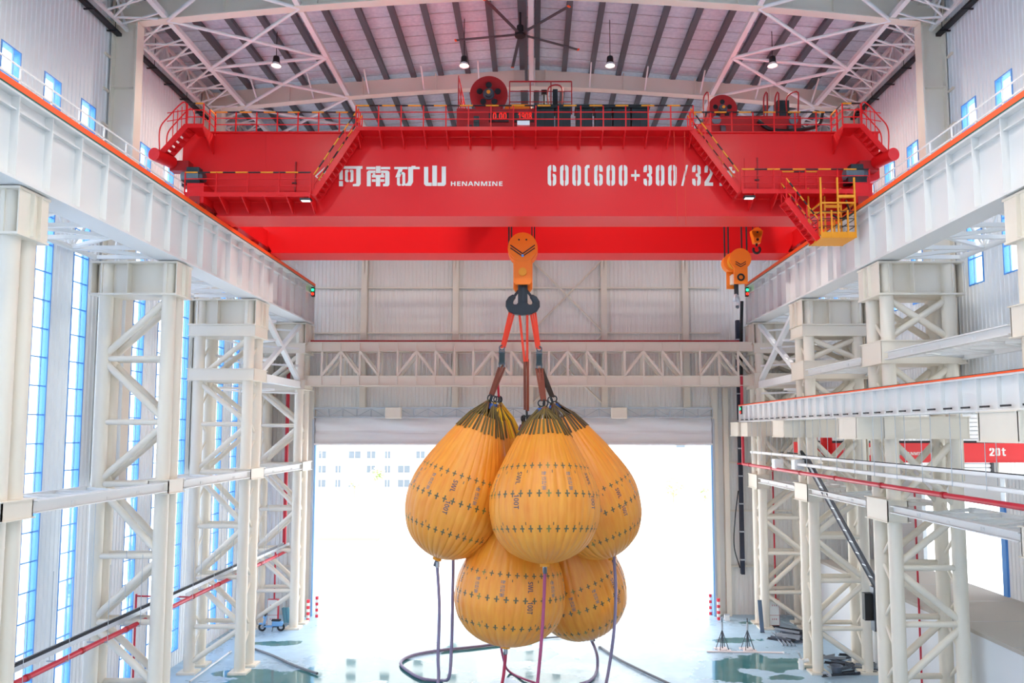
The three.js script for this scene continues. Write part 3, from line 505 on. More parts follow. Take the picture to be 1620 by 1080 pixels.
for (const [Da, Db, n] of [[24.5, 34.0, 'in the nearest bay'], [34.0, 43.5, 'in the fan bay'], [43.5, 53.0, 'in the last bay']]) {
  for (const s of [-1, 1]) {
    const w = s < 0 ? 'left' : 'right', t = thing('roof_bracing', 'white tube bracing under the ' + w + ' roof slope ' + n, 'bracing', V(XC + s * 14, 34, -(Da + Db) / 2), 'roof bracing');
    const xa = XC + s * 11.2, xb = XC + s * 17.6, ya = frameBot(xa) + 0.1, yb = frameBot(xb) + 0.1, ym = (ya + yb) / 2, Dm = (Da + Db) / 2;
    for (const [x, y] of [[xa, ya], [xb, yb]]) bar(t, 'strut', M.white, V(x, y + 0.05, -Da), V(x, y + 0.05, -Db), 0.26, 0.24);
    tube(t, 'cross_tube', M.white, V(xa, ya, -Dm), V(xb, yb, -Dm), 0.09);
    for (const [p, q] of [[Da, Dm], [Dm, Db]]) { tube(t, 'diagonal_tube', M.white, V(xa, ya - 0.05, -p), V(xb, yb - 0.05, -q), 0.09); tube(t, 'diagonal_tube', M.white, V(xb, yb - 0.05, -p), V(xa, ya - 0.05, -q), 0.088); }
    const c = put(t, 'hub', new THREE.SphereGeometry(0.2, 12, 8), M.white); c.position.set(xb, yb, -Dm).sub(org(t));
    // eaves lattice between the strut and the wall
    const e = thing('eaves_lattice', 'white lattice girder at the ' + w + ' eaves ' + n, 'lattice', V(XC + s * 18.6, 33, -Dm), 'eaves lattices');
    const x2 = s < 0 ? -19.7 : 19.3; bar(e, 'chord', M.white, V(x2, 32.7, -Da), V(x2, 32.7, -Db), 0.14); bar(e, 'chord', M.white, V(x2, 33.9, -Da), V(x2, 33.9, -Db), 0.14);
    const N = 8, L = (Db - Da) / N; for (let k = 0; k < N; k++) { bar(e, 'lacing', M.white, V(x2, k % 2 ? 33.9 : 32.7, -Da - k * L), V(x2, k % 2 ? 32.7 : 33.9, -Da - (k + 1) * L), 0.09); bar(e, 'level_lacing', M.white, V(k % 2 ? x2 : xb, k % 2 ? 32.7 : yb, -Da - k * L), V(k % 2 ? xb : x2, k % 2 ? yb : 32.7, -Da - (k + 1) * L), 0.08); bar(e, 'level_strut', M.white, V(xb, yb, -Da - (k + 0.5) * L), V(x2, 32.7, -Da - (k + 0.5) * L), 0.07); }
  }
  const r = thing('ridge_strut', 'white strut along the roof ridge ' + n, 'strut', V(XC, 34.6, -(Da + Db) / 2)); bar(r, 'tube', M.white, V(XC + 0.1, 34.75, -Da), V(XC + 0.1, 34.75, -Db), 0.28, 0.28); bar(r, 'dark_edge', M.purlin, V(XC - 0.2, 34.95, -Da), V(XC - 0.2, 34.95, -Db), 0.16, 0.3);
}
// fly braces hanging from purlins down to the rafters of the middle frame
{
  const t = thing('fly_bracing', 'thin pale angle braces from purlins to the arched roof frame', 'bracing', V(XC, 34.5, -44)); for (let i = -5; i <= 5; i++) { const x = XC + i * 3.4 + 0.3; bar(t, 'brace', M.white, V(x, lerp(ROOF_R, ROOF_E, Math.abs(x - XC) / 20.2) - 0.34, -42.0), V(x, frameBot(x) + 0.1, -43.4), 0.08); }
}
function bayLamp(x, y, D, lab, roofy) {
  const t = thing('high_bay_lamp', lab, 'lamp', V(x, y, -D), 'high bay lamps');
  const hood = put(t, 'housing', new THREE.LatheGeometry([[0.0, 0.38], [0.15, 0.38], [0.17, 0.3], [0.18, 0.1], [0.21, 0.04], [0.21, 0.0]].map((p) => new THREE.Vector2(...p)), 20), M.black); hood.position.y = 0.05;
  const sh = put(t, 'reflector', new THREE.LatheGeometry([[0.2, 0.06], [0.27, -0.08], [0.28, -0.1], [0.26, -0.09], [0.19, 0.05]].map((p) => new THREE.Vector2(...p)), 20), M.white);
  const b = put(t, 'bulb_glow', new THREE.CylinderGeometry(0.19, 0.24, 0.06, 20), M.lampGlow); b.position.y = -0.03;
  tube(t, 'cord', M.black, V(x, y + 0.4, -D), V(x, roofy, -D), 0.02, UC8);
  const l = new THREE.SpotLight(0xfff6ea, LAMP_POWER, 0, 1.45, 0.5, 2); l.position.set(0, -0.12, 0); l.target.position.set(0, -10, 0); l.castShadow = true; l.shadow.radius = 12; l.shadow.mapSize.set(512, 512); t.add(l, l.target);
}
{
  const names = ['far left', 'left of the fan', 'right of the fan', 'far right'];
  for (const [D, row] of [[38.0, 'hanging above the crane'], [20.0, 'over the hall in front of the crane'], [3.6, 'over the camera']]) [[-13.9, 437], [-3.72, 735], [4.18, 965], [12.98, 1222]].forEach(([x], i) => bayLamp(x, 33.1, D, 'black high bay lamp ' + row + ', ' + names[i], lerp(ROOF_R, ROOF_E, Math.abs(x - XC) / 20.2) - 0.02));
  const c = V(-0.68, 34.4, -37.3), f = thing('ceiling_fan', 'giant five-bladed grey ceiling fan under the roof ridge', 'fan', c);
  tube(f, 'down_rod', M.dark, c, V(c.x, 35.6, c.z), 0.06, UC8); tube(f, 'hub', M.black, V(c.x, 34.28, c.z), V(c.x, 34.5, c.z), 0.28, UC32); tube(f, 'motor', M.dark, V(c.x, 34.5, c.z), V(c.x, 34.85, c.z), 0.18);
  for (let k = 0; k < 5; k++) { const a = 0.8 + k * Math.PI * 0.4, d = V(Math.cos(a), 0, Math.sin(a)), g = part(f, 'blade'); bar(g, 'airfoil', M.steel, c.clone().addScaledVector(d, 0.25), c.clone().addScaledVector(d, 3.5), 0.17, 0.03); bar(g, 'tip', M.orangeLine, c.clone().addScaledVector(d, 3.5), c.clone().addScaledVector(d, 3.6), 0.18, 0.05); }
}
// ==== PART 4
// ------------------------------------------------------------------ lettering (flat sheet letters)
const font = await new FontLoader().loadAsync('fonts/droid/droid_sans_bold.typeface.json');
function polys(parent, name, mat, list, map, z, depth = 0.012) {
  const g = list.map((pts) => { const s = new THREE.Shape(pts.map((p) => { const q = map(p[0], p[1]); return new THREE.Vector2(q[0], q[1]); })); return new THREE.ExtrudeGeometry(s, { depth, bevelEnabled: false }); });
  const m = mergeGeometries(g); const o = org(parent); m.translate(-o.x, -o.y, z - o.z); return put(parent, name, m, mat);
}
const R4 = (x0, y0, x1, y1) => [[x0, y0], [x1, y0], [x1, y1], [x0, y1]];
const HAN = {
  he: [R4(232, 113, 260, 133), R4(265, 112, 410, 133), R4(230, 142, 258, 218), R4(228, 228, 258, 268), [[274, 146], [282, 140], [303, 140], [303, 158], [296, 158], [296, 220], [303, 220], [303, 236], [284, 236], [274, 226]], [[311, 140], [332, 140], [340, 146], [340, 226], [330, 236], [311, 236], [311, 220], [318, 220], [318, 158], [311, 158]], [[362, 133], [396, 133], [396, 250], [384, 268], [335, 268], [335, 252], [362, 248]]],
  nan: [R4(440, 118, 511, 137), R4(553, 118, 625, 137), R4(514, 112, 550, 166), [[511, 146], [511, 164], [475, 166], [475, 268], [444, 268], [444, 158], [458, 146]], [[553, 146], [606, 146], [620, 158], [620, 256], [608, 268], [570, 268], [570, 250], [586, 246], [586, 166], [553, 164]], R4(483, 180, 580, 200), R4(483, 214, 512, 234), R4(550, 214, 580, 234), R4(514, 200, 548, 268), R4(490, 168, 509, 180), R4(555, 168, 574, 180)],
  kuang: [R4(657, 118, 760, 136), [[690, 136], [722, 136], [702, 198], [665, 198]], [[678, 200], [700, 200], [700, 250], [708, 250], [708, 265], [688, 265], [678, 255]], [[704, 158], [730, 158], [742, 168], [742, 256], [732, 265], [714, 265], [714, 250], [720, 250], [720, 175], [704, 175]], R4(790, 110, 822, 118), R4(765, 118, 855, 136), [[765, 136], [803, 136], [803, 235], [786, 265], [742, 265], [742, 250], [758, 244], [765, 225]]],
  shan: [[[888, 118], [921, 118], [921, 240], [948, 240], [948, 266], [902, 266], [888, 252]], R4(952, 108, 988, 266), [[1025, 115], [1058, 115], [1058, 252], [1044, 266], [992, 266], [992, 240], [1025, 240]]],
};
// condensed stencil numerals in a 0..1 x 0..1 box, y down
const arc = (cx, cy, rx, ry, a0, a1, n = 6) => Array.from({ length: n + 1 }, (_, i) => { const a = a0 + (a1 - a0) * i / n; return [cx + rx * Math.cos(a), cy + ry * Math.sin(a)]; });
const PI = Math.PI;
const half = (m) => [...arc(0.42, 0.16, 0.42, 0.16, 1.5 * PI, PI), ...arc(0.42, 0.84, 0.42, 0.16, PI, 0.5 * PI), [0.42, 0.76], [0.36, 0.72], [0.36, 0.28], [0.42, 0.24]].map(([x, y]) => [m ? 1 - x : x, y]);
const GL = {
  '0': [half(false), half(true)],
  '6': [half(false), [[0.58, 0], ...arc(0.62, 0.16, 0.38, 0.16, 1.5 * PI, 2 * PI), [1, 0.32], [0.64, 0.32], [0.64, 0.26], [0.58, 0.24]], [[0.58, 0.42], ...arc(0.62, 0.56, 0.38, 0.14, 1.5 * PI, 2 * PI), ...arc(0.58, 0.84, 0.42, 0.16, 0, 0.5 * PI), [0.58, 0.76], [0.64, 0.72], [0.64, 0.58], [0.58, 0.54]]],
  '3': [[...arc(0.42, 0.16, 0.42, 0.16, 1.5 * PI, PI), [0, 0.34], [0.36, 0.34], [0.36, 0.27], [0.42, 0.24]], [[0, 0.66], [0.36, 0.66], [0.36, 0.73], [0.42, 0.76], ...arc(0.42, 0.84, 0.42, 0.16, 0.5 * PI, PI)], [[0.58, 0], ...arc(0.6, 0.16, 0.4, 0.16, 1.5 * PI, 2 * PI), [1, 0.4], [0.86, 0.48], [1, 0.58], ...arc(0.6, 0.84, 0.4, 0.16, 0, 0.5 * PI), [0.58, 1], [0.58, 0.76], [0.64, 0.72], [0.64, 0.58], [0.42, 0.54], [0.42, 0.42], [0.64, 0.4], [0.64, 0.28], [0.58, 0.24]]],
  '2': [[...arc(0.42, 0.16, 0.42, 0.16, 1.5 * PI, PI), [0, 0.36], [0.36, 0.36], [0.36, 0.27], [0.42, 0.24]], [[0.58, 0], ...arc(0.6, 0.16, 0.4, 0.16, 1.5 * PI, 2 * PI), [1, 0.4], [0.5, 0.84], [1, 0.84], [1, 1], [0, 1], [0, 0.82], [0.64, 0.4], [0.64, 0.28], [0.58, 0.24]]],
  '(': [[[0.6, 0], [0.6, 0.14], [0.36, 0.16], [0.36, 0.84], [0.6, 0.86], [0.6, 1], [0.25, 1], [0, 0.9], [0, 0.1], [0.25, 0]]],
  ')': [[[0.4, 0], [0.75, 0], [1, 0.1], [1, 0.9], [0.75, 1], [0.4, 1], [0.4, 0.86], [0.64, 0.84], [0.64, 0.16], [0.4, 0.14]]],
  '+': [R4(0, 0.44, 1, 0.56), R4(0.4, 0.24, 0.6, 0.44), R4(0.4, 0.56, 0.6, 0.76)],
  '/': [[[0.7, 0], [1, 0], [0.3, 1], [0, 1]]],
  't': [[[0.2, 0], [0.6, 0], [0.6, 0.2], [0.95, 0.2], [0.95, 0.34], [0.6, 0.34], [0.6, 0.82], [0.95, 0.82], [0.95, 1], [0.4, 1], [0.2, 0.9], [0.2, 0.34], [0, 0.34], [0, 0.2], [0.2, 0.2]]],
};
function latin(parent, name, mat, text, x, y, z, h, sx = 1) { const g = new TextGeometry(text, { font, size: h, depth: 0.012, curveSegments: 4, bevelEnabled: false }); g.computeBoundingBox(); const w = g.boundingBox.max.x; g.scale(sx / w, 1, 1); g.translate(x, y, z); const o = org(parent); g.translate(-o.x, -o.y, -o.z); return put(parent, name, g, mat); }

// ------------------------------------------------------------------ railings and stairs
function railing(parent, name, pts, step = 1.06, h = 1.08, striped = true, mat = M.red) {
  const g = part(parent, name);
  for (let i = 0; i + 1 < pts.length; i++) {
    const p = pts[i], q = pts[i + 1], L = p.distanceTo(q), n = Math.max(1, Math.round(L / step)), up = V(0, 1, 0);
    for (let k = 0; k <= n; k++) if (k || !i) { const b = L3(p, q, k / n); bar(g, 'post', mat, b, b.clone().addScaledVector(up, h), 0.055); }
    for (const f of [0.38, 0.7]) bar(g, 'mid_rail', mat, p.clone().addScaledVector(up, h * f), q.clone().addScaledVector(up, h * f), 0.035);
    const a = p.clone().addScaledVector(up, h), b = q.clone().addScaledVector(up, h);
    if (striped) { const m = Math.max(2, Math.round(L / 0.62)); for (let k = 0; k < m; k++) bar(g, 'top_rail', STRIPE[k % 2], L3(a, b, k / m), L3(a, b, (k + 1) / m), 0.055); } else bar(g, 'top_rail', mat, a, b, 0.055);
  }
  return g;
}
function stairs(parent, name, p, q, w, rails = true) {     // p low, q high; width w towards +z from the given line
  const g = part(parent, name), dz = V(0, 0, w), n = Math.round((q.y - p.y) / 0.27);
  for (const o of [V(0, 0, 0), dz]) bar(g, 'stringer', M.red, p.clone().add(o), q.clone().add(o), 0.05, 0.26, V(0, 1, 0));
  for (let k = 0; k <= n; k++) { const c = L3(p, q, (k + 0.5) / (n + 1)); box(g, 'tread', M.red, c.x - 0.14, c.x + 0.14, c.y - 0.02, c.y + 0.02, c.z, c.z + w); }
  if (rails) for (const o of [V(0, 0, 0), dz]) {
    const a = p.clone().add(o), b = q.clone().add(o);
    for (const f of [0.5, 1.0]) { const A = a.clone().add(V(0, f, 0)), B = b.clone().add(V(0, f, 0)); if (f === 1) { const m = 9; for (let k = 0; k < m; k++) bar(g, 'hand_rail', STRIPE[k % 2], L3(A, B, k / m), L3(A, B, (k + 1) / m), 0.05); } else bar(g, 'mid_rail', M.red, A, B, 0.035); }
    for (const t of [0, 0.35, 0.7, 1]) { const c = L3(a, b, t); bar(g, 'post', M.red, c, c.clone().add(V(0, 1, 0)), 0.045); }
  }
  return g;
}
// ------------------------------------------------------------------ the overhead crane
const ZG = -35;
{
  const c = thing('overhead_crane', 'huge red double-girder overhead crane spanning the hall with white lettering', 'crane', V(XC, 23.7, -39.5));
  const girder = (nm, z0, z1) => {
    const g = part(c, nm), o = org(c);
    const body = [[-17.3, 28.0], [-17.3, 25.7], [-16.3, 25.3], [-15.45, 23.86], [15.1, 23.86], [15.95, 25.3], [17.1, 25.7], [17.1, 28.0]].map((p) => [p[0] - o.x, p[1] - o.y]);
    const b = prism(g, 'box_body', M.red, body, Math.abs(z1 - z0) - 0.2); b.position.z = z1 + 0.1 - o.z;
    box(g, 'bottom_plate', M.red, -15.5, 15.15, 23.79, 23.87, z1, z0); box(g, 'top_plate', M.red, -17.35, 17.15, 28.0, 28.06, z1, z0);
    box(g, 'trolley_rail', M.steel, -16, 15.8, 28.06, 28.2, (z0 + z1) / 2 - 0.06, (z0 + z1) / 2 + 0.06);
    for (const x of [-13.2, -5.6, 6.4, 12.9]) box(g, 'weld_seam', M.red, x - 0.012, x + 0.012, 23.9, 27.98, z0 - 0.1, z0 - 0.094);
    return g;
  };
  const near = girder('near_girder', ZG + 0.1, ZG - 1.75), far = girder('far_girder', -42.3, -44.1);
  // lettering on the near girder
  const k = 35.9 / FOCAL, map = (ox, oy, sc) => (x, y) => { const q = at(ox + x / sc, oy + y / sc, 35); return [q.x, q.y]; };
  const zl = ZG + 0.002;
  for (const ch of Object.values(HAN)) polys(near, 'lettering', M.letter, ch, map(490, 240, 4.909), zl);
  const e0 = at(712, 294, 35), e1 = at(795, 294, 35), eh = at(712, 287, 35); latin(near, 'lettering', M.letter, 'HENANMINE', e0.x, e0.y, zl, (eh.y - e0.y), e1.x - e0.x);
  const code = '600(600+300/32)t', xs = [866.5, 886, 905.5, 925, 940, 959.5, 979, 998.5, 1018, 1037.5, 1057, 1077.5, 1095, 1114.5, 1133, 1150];
  [...code].forEach((ch, i) => polys(near, 'lettering', M.letter, GL[ch], (x, y) => { const q = at(xs[i] + x * ('()'.includes(ch) ? 13 : ch === '/' ? 11 : 13.5), (ch === 't' ? 264 : 261) + y * (ch === 't' ? 30 : 33), 35); return [q.x, q.y]; }, zl));
  // diamond emblem
  const dm = (x, y) => { const q = at(490 + x / 4.909, 240 + y / 4.909, 35); return [q.x, q.y]; };
  polys(near, 'emblem', M.letter, [[[40, 190], [118, 118], [124, 126], [56, 190]], [[150, 150], [160, 146], [197, 190], [118, 266], [108, 258], [180, 190]], [[56, 190], [40, 190], [104, 250], [110, 240]], [[124, 118], [130, 124], [155, 150], [162, 142]]], dm, zl);
  polys(near, 'emblem', M.letter, [[[92, 196], [100, 196], [104, 214], [118, 222], [134, 214], [138, 196], [146, 196], [144, 222], [118, 234], [96, 222]], R4(112, 150, 126, 190)], dm, zl);
  // upper gallery
  const gy = at(700, 203, 34).y, gx0 = at(563, 203, 34).x, gx1 = at(1097, 203, 34).x, zg = -34.0;
  const up = part(c, 'upper_gallery');
  box(up, 'deck', M.red, gx0, gx1, gy - 0.05, gy, ZG + 0.1, zg); box(up, 'edge_plate', M.red, gx0, gx1, gy - 0.1, gy + 0.08, zg - 0.02, zg + 0.02);
  for (let x = gx0 + 0.05, i = 0; x <= gx1 + 0.01; x += (gx1 - gx0 - 0.1) / 15, i++) prismBracket(up, x, gy - 0.05, ZG + 0.1, zg, 0.62);
  railing(c, 'upper_railing', [V(gx0, gy + 0.05, zg), V(gx1, gy + 0.05, zg)], 1.05, 1.08);
  function prismBracket(parent, x, y, zb, zf, drop) {
    const s = new THREE.Shape([[0, 0], [zf - zb, 0], [zf - zb, -0.12], [0.08, -drop], [0, -drop]].map((p) => new THREE.Vector2(p[0], p[1])));
    const g = new THREE.ExtrudeGeometry(s, { depth: 0.05, bevelEnabled: false }); g.rotateY(-Math.PI / 2); g.scale(1, 1, 1); const m = put(parent, 'bracket', g, M.red); const o = org(parent); m.position.set(x + 0.025 - o.x, y - o.y, zb - o.z); return m;
  }
  // end railings on the girder top
  const ty = 28.06;
  railing(c, 'end_railing', [V(at(340, 212, 35).x, ty, ZG), V(gx0 - 0.05, ty, ZG)], 1.03, 1.02); railing(c, 'end_railing', [V(gx1 + 0.05, ty, ZG), V(at(1325, 207, 35).x, ty, ZG)], 1.03, 1.02);
  railing(c, 'far_railing', [V(-16, ty, -44), V(15.8, ty, -44)], 1.6, 1.05, false);
  // corner platforms and short stairs
  for (const s of [-1, 1]) {
    const xa = s < 0 ? at(300, 205, 34).x : at(1358, 200, 34).x, xb = s < 0 ? at(326, 205, 34).x : at(1329, 200, 34).x, y = 27.85, z1 = -33.7, nm = part(c, 'corner_platform');
    box(nm, 'deck', M.red, Math.min(xa, xb), Math.max(xa, xb), y - 0.06, y, ZG + 0.1, z1); prismBracket(nm, xb, y - 0.06, ZG + 0.1, z1, 0.9);
    box(nm, 'edge_plate', M.red, Math.min(xa, xb), Math.max(xa, xb), y - 0.12, y + 0.08, z1 - 0.02, z1 + 0.02);
    railing(c, 'corner_railing', [V(xb, y, ZG), V(xb, y, z1), V(xa, y, z1)], 0.8, 1.08);
    const lo = V(xa + s * 1.15, y - 1.35, z1 - 0.7), hi = V(xa, y, z1 - 0.7); stairs(c, 'short_stairs', lo, hi, 0.7, false);
    // arched guard of the short stairs
    for (const z of [z1, z1 - 0.7]) sweep(c, 'stair_guard', M.red, [V(lo.x + s * 0.1, lo.y, z), V(lo.x + s * 0.1, lo.y + 1.25, z), V(lo.x - s * 0.25, lo.y + 1.75, z), V(hi.x + s * 0.15, hi.y + 1.15, z), V(hi.x, hi.y + 0.9, z), V(hi.x, hi.y, z)], 0.03, 40, 6);
    for (let q = 0; q < 4; q++) bar(c, 'guard_bar', M.red, V(hi.x + s * (0.05 + 0.2 * q), hi.y - 0.2 * q, z1), V(hi.x + s * (0.05 + 0.2 * q), hi.y + 1.05 - 0.14 * q, z1), 0.03);
    for (const dy of [0.35, 0.75]) bar(c, 'guard_bar', M.red, V(hi.x, hi.y + dy, z1), V(hi.x + s * 0.95, hi.y + dy - 0.15, z1), 0.03);
    // end carriage, wheels, buffer
    const x0 = s < 0 ? -16.5 : 15.4, x1 = s < 0 ? -15.7 : 16.2, ec = part(c, 'end_carriage'), xr = s < 0 ? -16.1 : 15.72;
    box(ec, 'box_beam', M.red, x0, x1, 24.15, 25.1, -45.2, -33.9);
    for (const z of [-34.2, -35.8, -38, -41, -43.2, -44.8]) { const w = tube(ec, 'wheel', M.steel, V(xr - 0.12, 24.05, z), V(xr + 0.12, 24.05, z), 0.37, UC32); box(ec, 'wheel_housing', M.redDark, xr - 0.25, xr + 0.25, 24.05, 24.45, z - 0.35, z + 0.35); }
    tube(ec, 'buffer', M.red, V(xa + s * 1.25, 26.25, -33.2), V(xa + s * 1.0, 26.3, -34.4), 0.3, UC32); box(ec, 'buffer_arm', M.redDark, Math.min(xa + s * 0.2, xa + s * 1.1), Math.max(xa + s * 0.2, xa + s * 1.1), 25.9, 26.4, -34.9, -34.4);
    // drive motor standing on the walkway
    const xm = s < 0 ? at(304, 290, 34.2).x : at(1357, 288, 34.2).x, ym = s < 0 ? 25.05 : 25.2, mo = part(c, 'travel_drive');
    tube(mo, 'motor', M.motor, V(xm - 0.55, ym + 0.5, -34.4), V(xm + 0.3, ym + 0.5, -34.4), 0.27, UC32); box(mo, 'terminal_box', M.cabinet, xm - 0.3, xm + 0.3, ym + 0.7, ym + 0.95, -34.6, -34.2); tube(mo, 'gearbox', M.red, V(xm + s * 0.35, ym + 0.32, -34.85), V(xm + s * 0.35, ym + 0.32, -34.6), 0.32, UC32); box(mo, 'motor_foot', M.dark, xm - 0.5, xm + 0.4, ym, ym + 0.28, -34.7, -34.1); tube(mo, 'fan_cover', M.steel, V(xm + 0.3, ym + 0.5, -34.4), V(xm + 0.5, ym + 0.5, -34.4), 0.24, UC32);
  }
  // lower walkways
  const walk = (xa, xb, y, n) => {
    const g = part(c, 'lower_walkway'), z1 = -33.9;
    box(g, 'deck', M.red, xa, xb, y - 0.06, y, ZG + 0.1, z1); box(g, 'edge_plate', M.red, xa, xb, y - 0.12, y + 0.1, z1 - 0.02, z1 + 0.02);
    for (let i = 0; i < n; i++) prismBracket(g, lerp(xa + 0.6, xb - 0.05, i / (n - 1)), y - 0.06, ZG + 0.1, z1, 0.6);
    railing(c, 'walkway_railing', [V(xa, y, z1), V(xb, y, z1)], 1.5, 1.06); return y;
  };
  const wl = [at(292, 307, 33.9), at(491, 307, 33.9)], wr = [at(1174, 302, 33.9), at(1376, 302, 33.9)];
  walk(wl[0].x, wl[1].x, wl[0].y, 6); walk(wr[0].x, wr[1].x, wr[0].y, 6);
  stairs(c, 'stairs', V(wl[1].x + 0.1, wl[0].y, -34.8), V(gx0 + 0.1, gy, -34.8), 0.75); stairs(c, 'stairs', V(wr[0].x - 0.1, wr[0].y, -34.8), V(gx1 - 0.1, gy, -34.8), 0.75);
  // flood lamps, doors and boxes on the web
  for (const p of [at(483, 314, 33.95), at(1186, 310, 33.95)]) { const q = part(c, 'flood_lamp'); box(q, 'lamp_body', M.dark, p.x - 0.26, p.x + 0.26, p.y - 0.08, p.y + 0.02, -34.2, -33.9); box(q, 'lamp_glass', M.lampGlow, p.x - 0.2, p.x + 0.2, p.y - 0.1, p.y - 0.08, -34.15, -33.95); }
  for (const [px, py, w, h] of [[467, 280, 0.55, 1.5], [1197, 275, 0.6, 1.6]]) { const p = at(px, py, 35), q = part(near, 'hatch_door'); box(q, 'leaf', M.red, p.x - w, p.x, p.y - h / 2, p.y + h / 2, ZG + 0.0, ZG + 0.04); box(q, 'edge', M.redDark, p.x, p.x + 0.06, p.y - h / 2, p.y + h / 2, ZG, ZG + 0.08); box(q, 'handle', M.black, p.x - 0.12, p.x + 0.1, p.y - 0.35, p.y - 0.3, ZG + 0.04, ZG + 0.1); }
  // stairs down to the yellow cab basket
  const s0 = at(1241, 318, 33.6), s1 = at(1296, 378, 33.2); stairs(c, 'cab_stairs', V(s1.x, s1.y, -34.0), V(s0.x, s0.y, -34.0), 0.7);
  railing(c, 'hatch_railing', [V(at(1240, 302, 34).x, wr[0].y, -34.2), V(at(1296, 302, 34).x, wr[0].y, -34.2)], 0.9, 1.05);
  {
    const b = part(c, 'cab_basket'), x0 = 13.35, x1 = 14.92, y0 = 22.2, y1 = 24.55, za = -33.0, zb = -34.5;
    box(b, 'basket_floor', M.yellow, x0, x1, y0, y0 + 0.06, zb, za); for (const z of [za, zb]) { box(b, 'kick_plate', M.yellow, x0, x1, y0 + 0.04, y0 + 0.28, z - 0.02, z + 0.02); for (const y of [22.75, 23.1, 23.45]) bar(b, 'guard_bar', M.black, V(x0, y, z), V(x1, y, z), 0.03); for (const x of [x0, lerp(x0, x1, 0.3), lerp(x0, x1, 0.5), lerp(x0, x1, 0.78), x1]) bar(b, 'basket_post', M.yellow, V(x, y0, z), V(x, x === x0 || x === x1 || x === lerp(x0, x1, 0.5) ? y1 + 0.5 : 23.5, z), 0.07); bar(b, 'top_bar', M.yellow, V(x0, 23.85, z), V(x1, 23.85, z), 0.07); bar(b, 'top_bar', M.yellow, V(lerp(x0, x1, 0.5), 24.15, z), V(x1, 24.15, z), 0.12); }
    for (const x of [x0, x1]) { for (const y of [22.75, 23.1, 23.45]) bar(b, 'guard_bar', M.black, V(x, y, za), V(x, y, zb), 0.03); bar(b, 'top_bar', M.yellow, V(x, 23.85, za), V(x, 23.85, zb), 0.07); }
    sweep(b, 'cable_loop', M.black, [V(14.0, 23.4, -33.4), V(14.4, 23.2, -33.3), V(14.75, 23.5, -33.3), V(14.7, 24.1, -33.4)], 0.04, 24, 6);
  }
  // festoon of cables by the right runway
  for (let i = 0; i < 5; i++) { const p = at(1350 + i * 6, 322 - i * 4, 34.6); sweep(c, 'festoon_cable', M.black, [p, p.clone().add(V(-0.12, -0.45, 0)), p.clone().add(V(0.1, -0.6, 0)), p.clone().add(V(0.2, -0.1, 0))], 0.03, 16, 5); }
  for (const [a, b] of [[1066, 1072], [1083, 1085]]) { const p = at(a, 208, 33.9), q = at(b, 356, 33.9); tube(c, 'pendant_wire', M.strapRed, p, q, 0.014, UC8); }
  // electrical cabinets on the near girder
  for (const [a, b] of [[847, 877], [879, 903], [912, 937.5], [942, 968], [971, 997.5], [1000, 1027]]) { const x0 = at(a, 180, 35.5).x, x1 = at(b, 180, 35.5).x, q = part(c, 'electrical_cabinet'); box(q, 'cabinet_body', M.cabinet, x0, x1, 28.06, 29.55, -36.4, -35.6); box(q, 'cabinet_hood', M.cabinet, x0 - 0.06, x1 + 0.06, 29.55, 29.72, -36.5, -35.5); box(q, 'door_seam', M.black, (x0 + x1) / 2 - 0.01, (x0 + x1) / 2 + 0.01, 28.15, 29.5, -35.6, -35.59); }
  // load displays on the gallery railing
  const led = (px, txt) => { const p = at(px, 183, 34), q = part(c, 'load_display'); box(q, 'display_case', M.black, p.x - 0.48, p.x + 0.48, p.y - 0.26, p.y + 0.26, -34.18, -34.06); latin(q, 'display_digits', M.led, txt, p.x - 0.3, p.y - 0.17, -34.06, 0.36, 0.68); };
  led(789, '0.00'); led(829, '1908');
  const pb = at(828, 194, 34); box(c, 'white_box', M.white, pb.x - 0.3, pb.x + 0.3, pb.y - 0.1, pb.y + 0.12, -34.2, -34.04);
  const dk = at(753, 190, 34); box(c, 'switch_box', M.cabinet, dk.x - 0.13, dk.x + 0.13, dk.y - 0.3, dk.y + 0.3, -34.5, -34.2);
}
// ------------------------------------------------------------------ trolleys
function drum(parent, name, x, y, r, za, zb) {
  const g = part(parent, name);
  tube(g, 'barrel', M.redDark, V(x, y, za), V(x, y, zb), r * 0.72, UC32); tube(g, 'flange', M.redDark, V(x, y, za), V(x, y, za - 0.12), r, UC32); tube(g, 'flange', M.redDark, V(x, y, zb), V(x, y, zb + 0.12), r, UC32);
  tube(g, 'shaft_end', M.steel, V(x, y - 0.02, za + 0.25), V(x, y - 0.02, za), r * 0.2, UC32); tube(g, 'brass_cap', M.yellow, V(x, y, za + 0.3), V(x, y, za + 0.25), r * 0.1, UC32);
  tube(g, 'bearing_ring', M.steel, V(x, y - 0.02, za + 0.1), V(x, y - 0.02, za), r * 0.3, UC32);
  for (let k = 0; k < 5; k++) { const a = Math.PI / 2 + k * 2 * Math.PI / 5, d = V(Math.cos(a), Math.sin(a), 0); tube(g, 'recess', M.black, V(x, y, za + 0.02).addScaledVector(d, r * 0.5), V(x, y, za).addScaledVector(d, r * 0.5), r * 0.17, UC8); }
  return g;
}
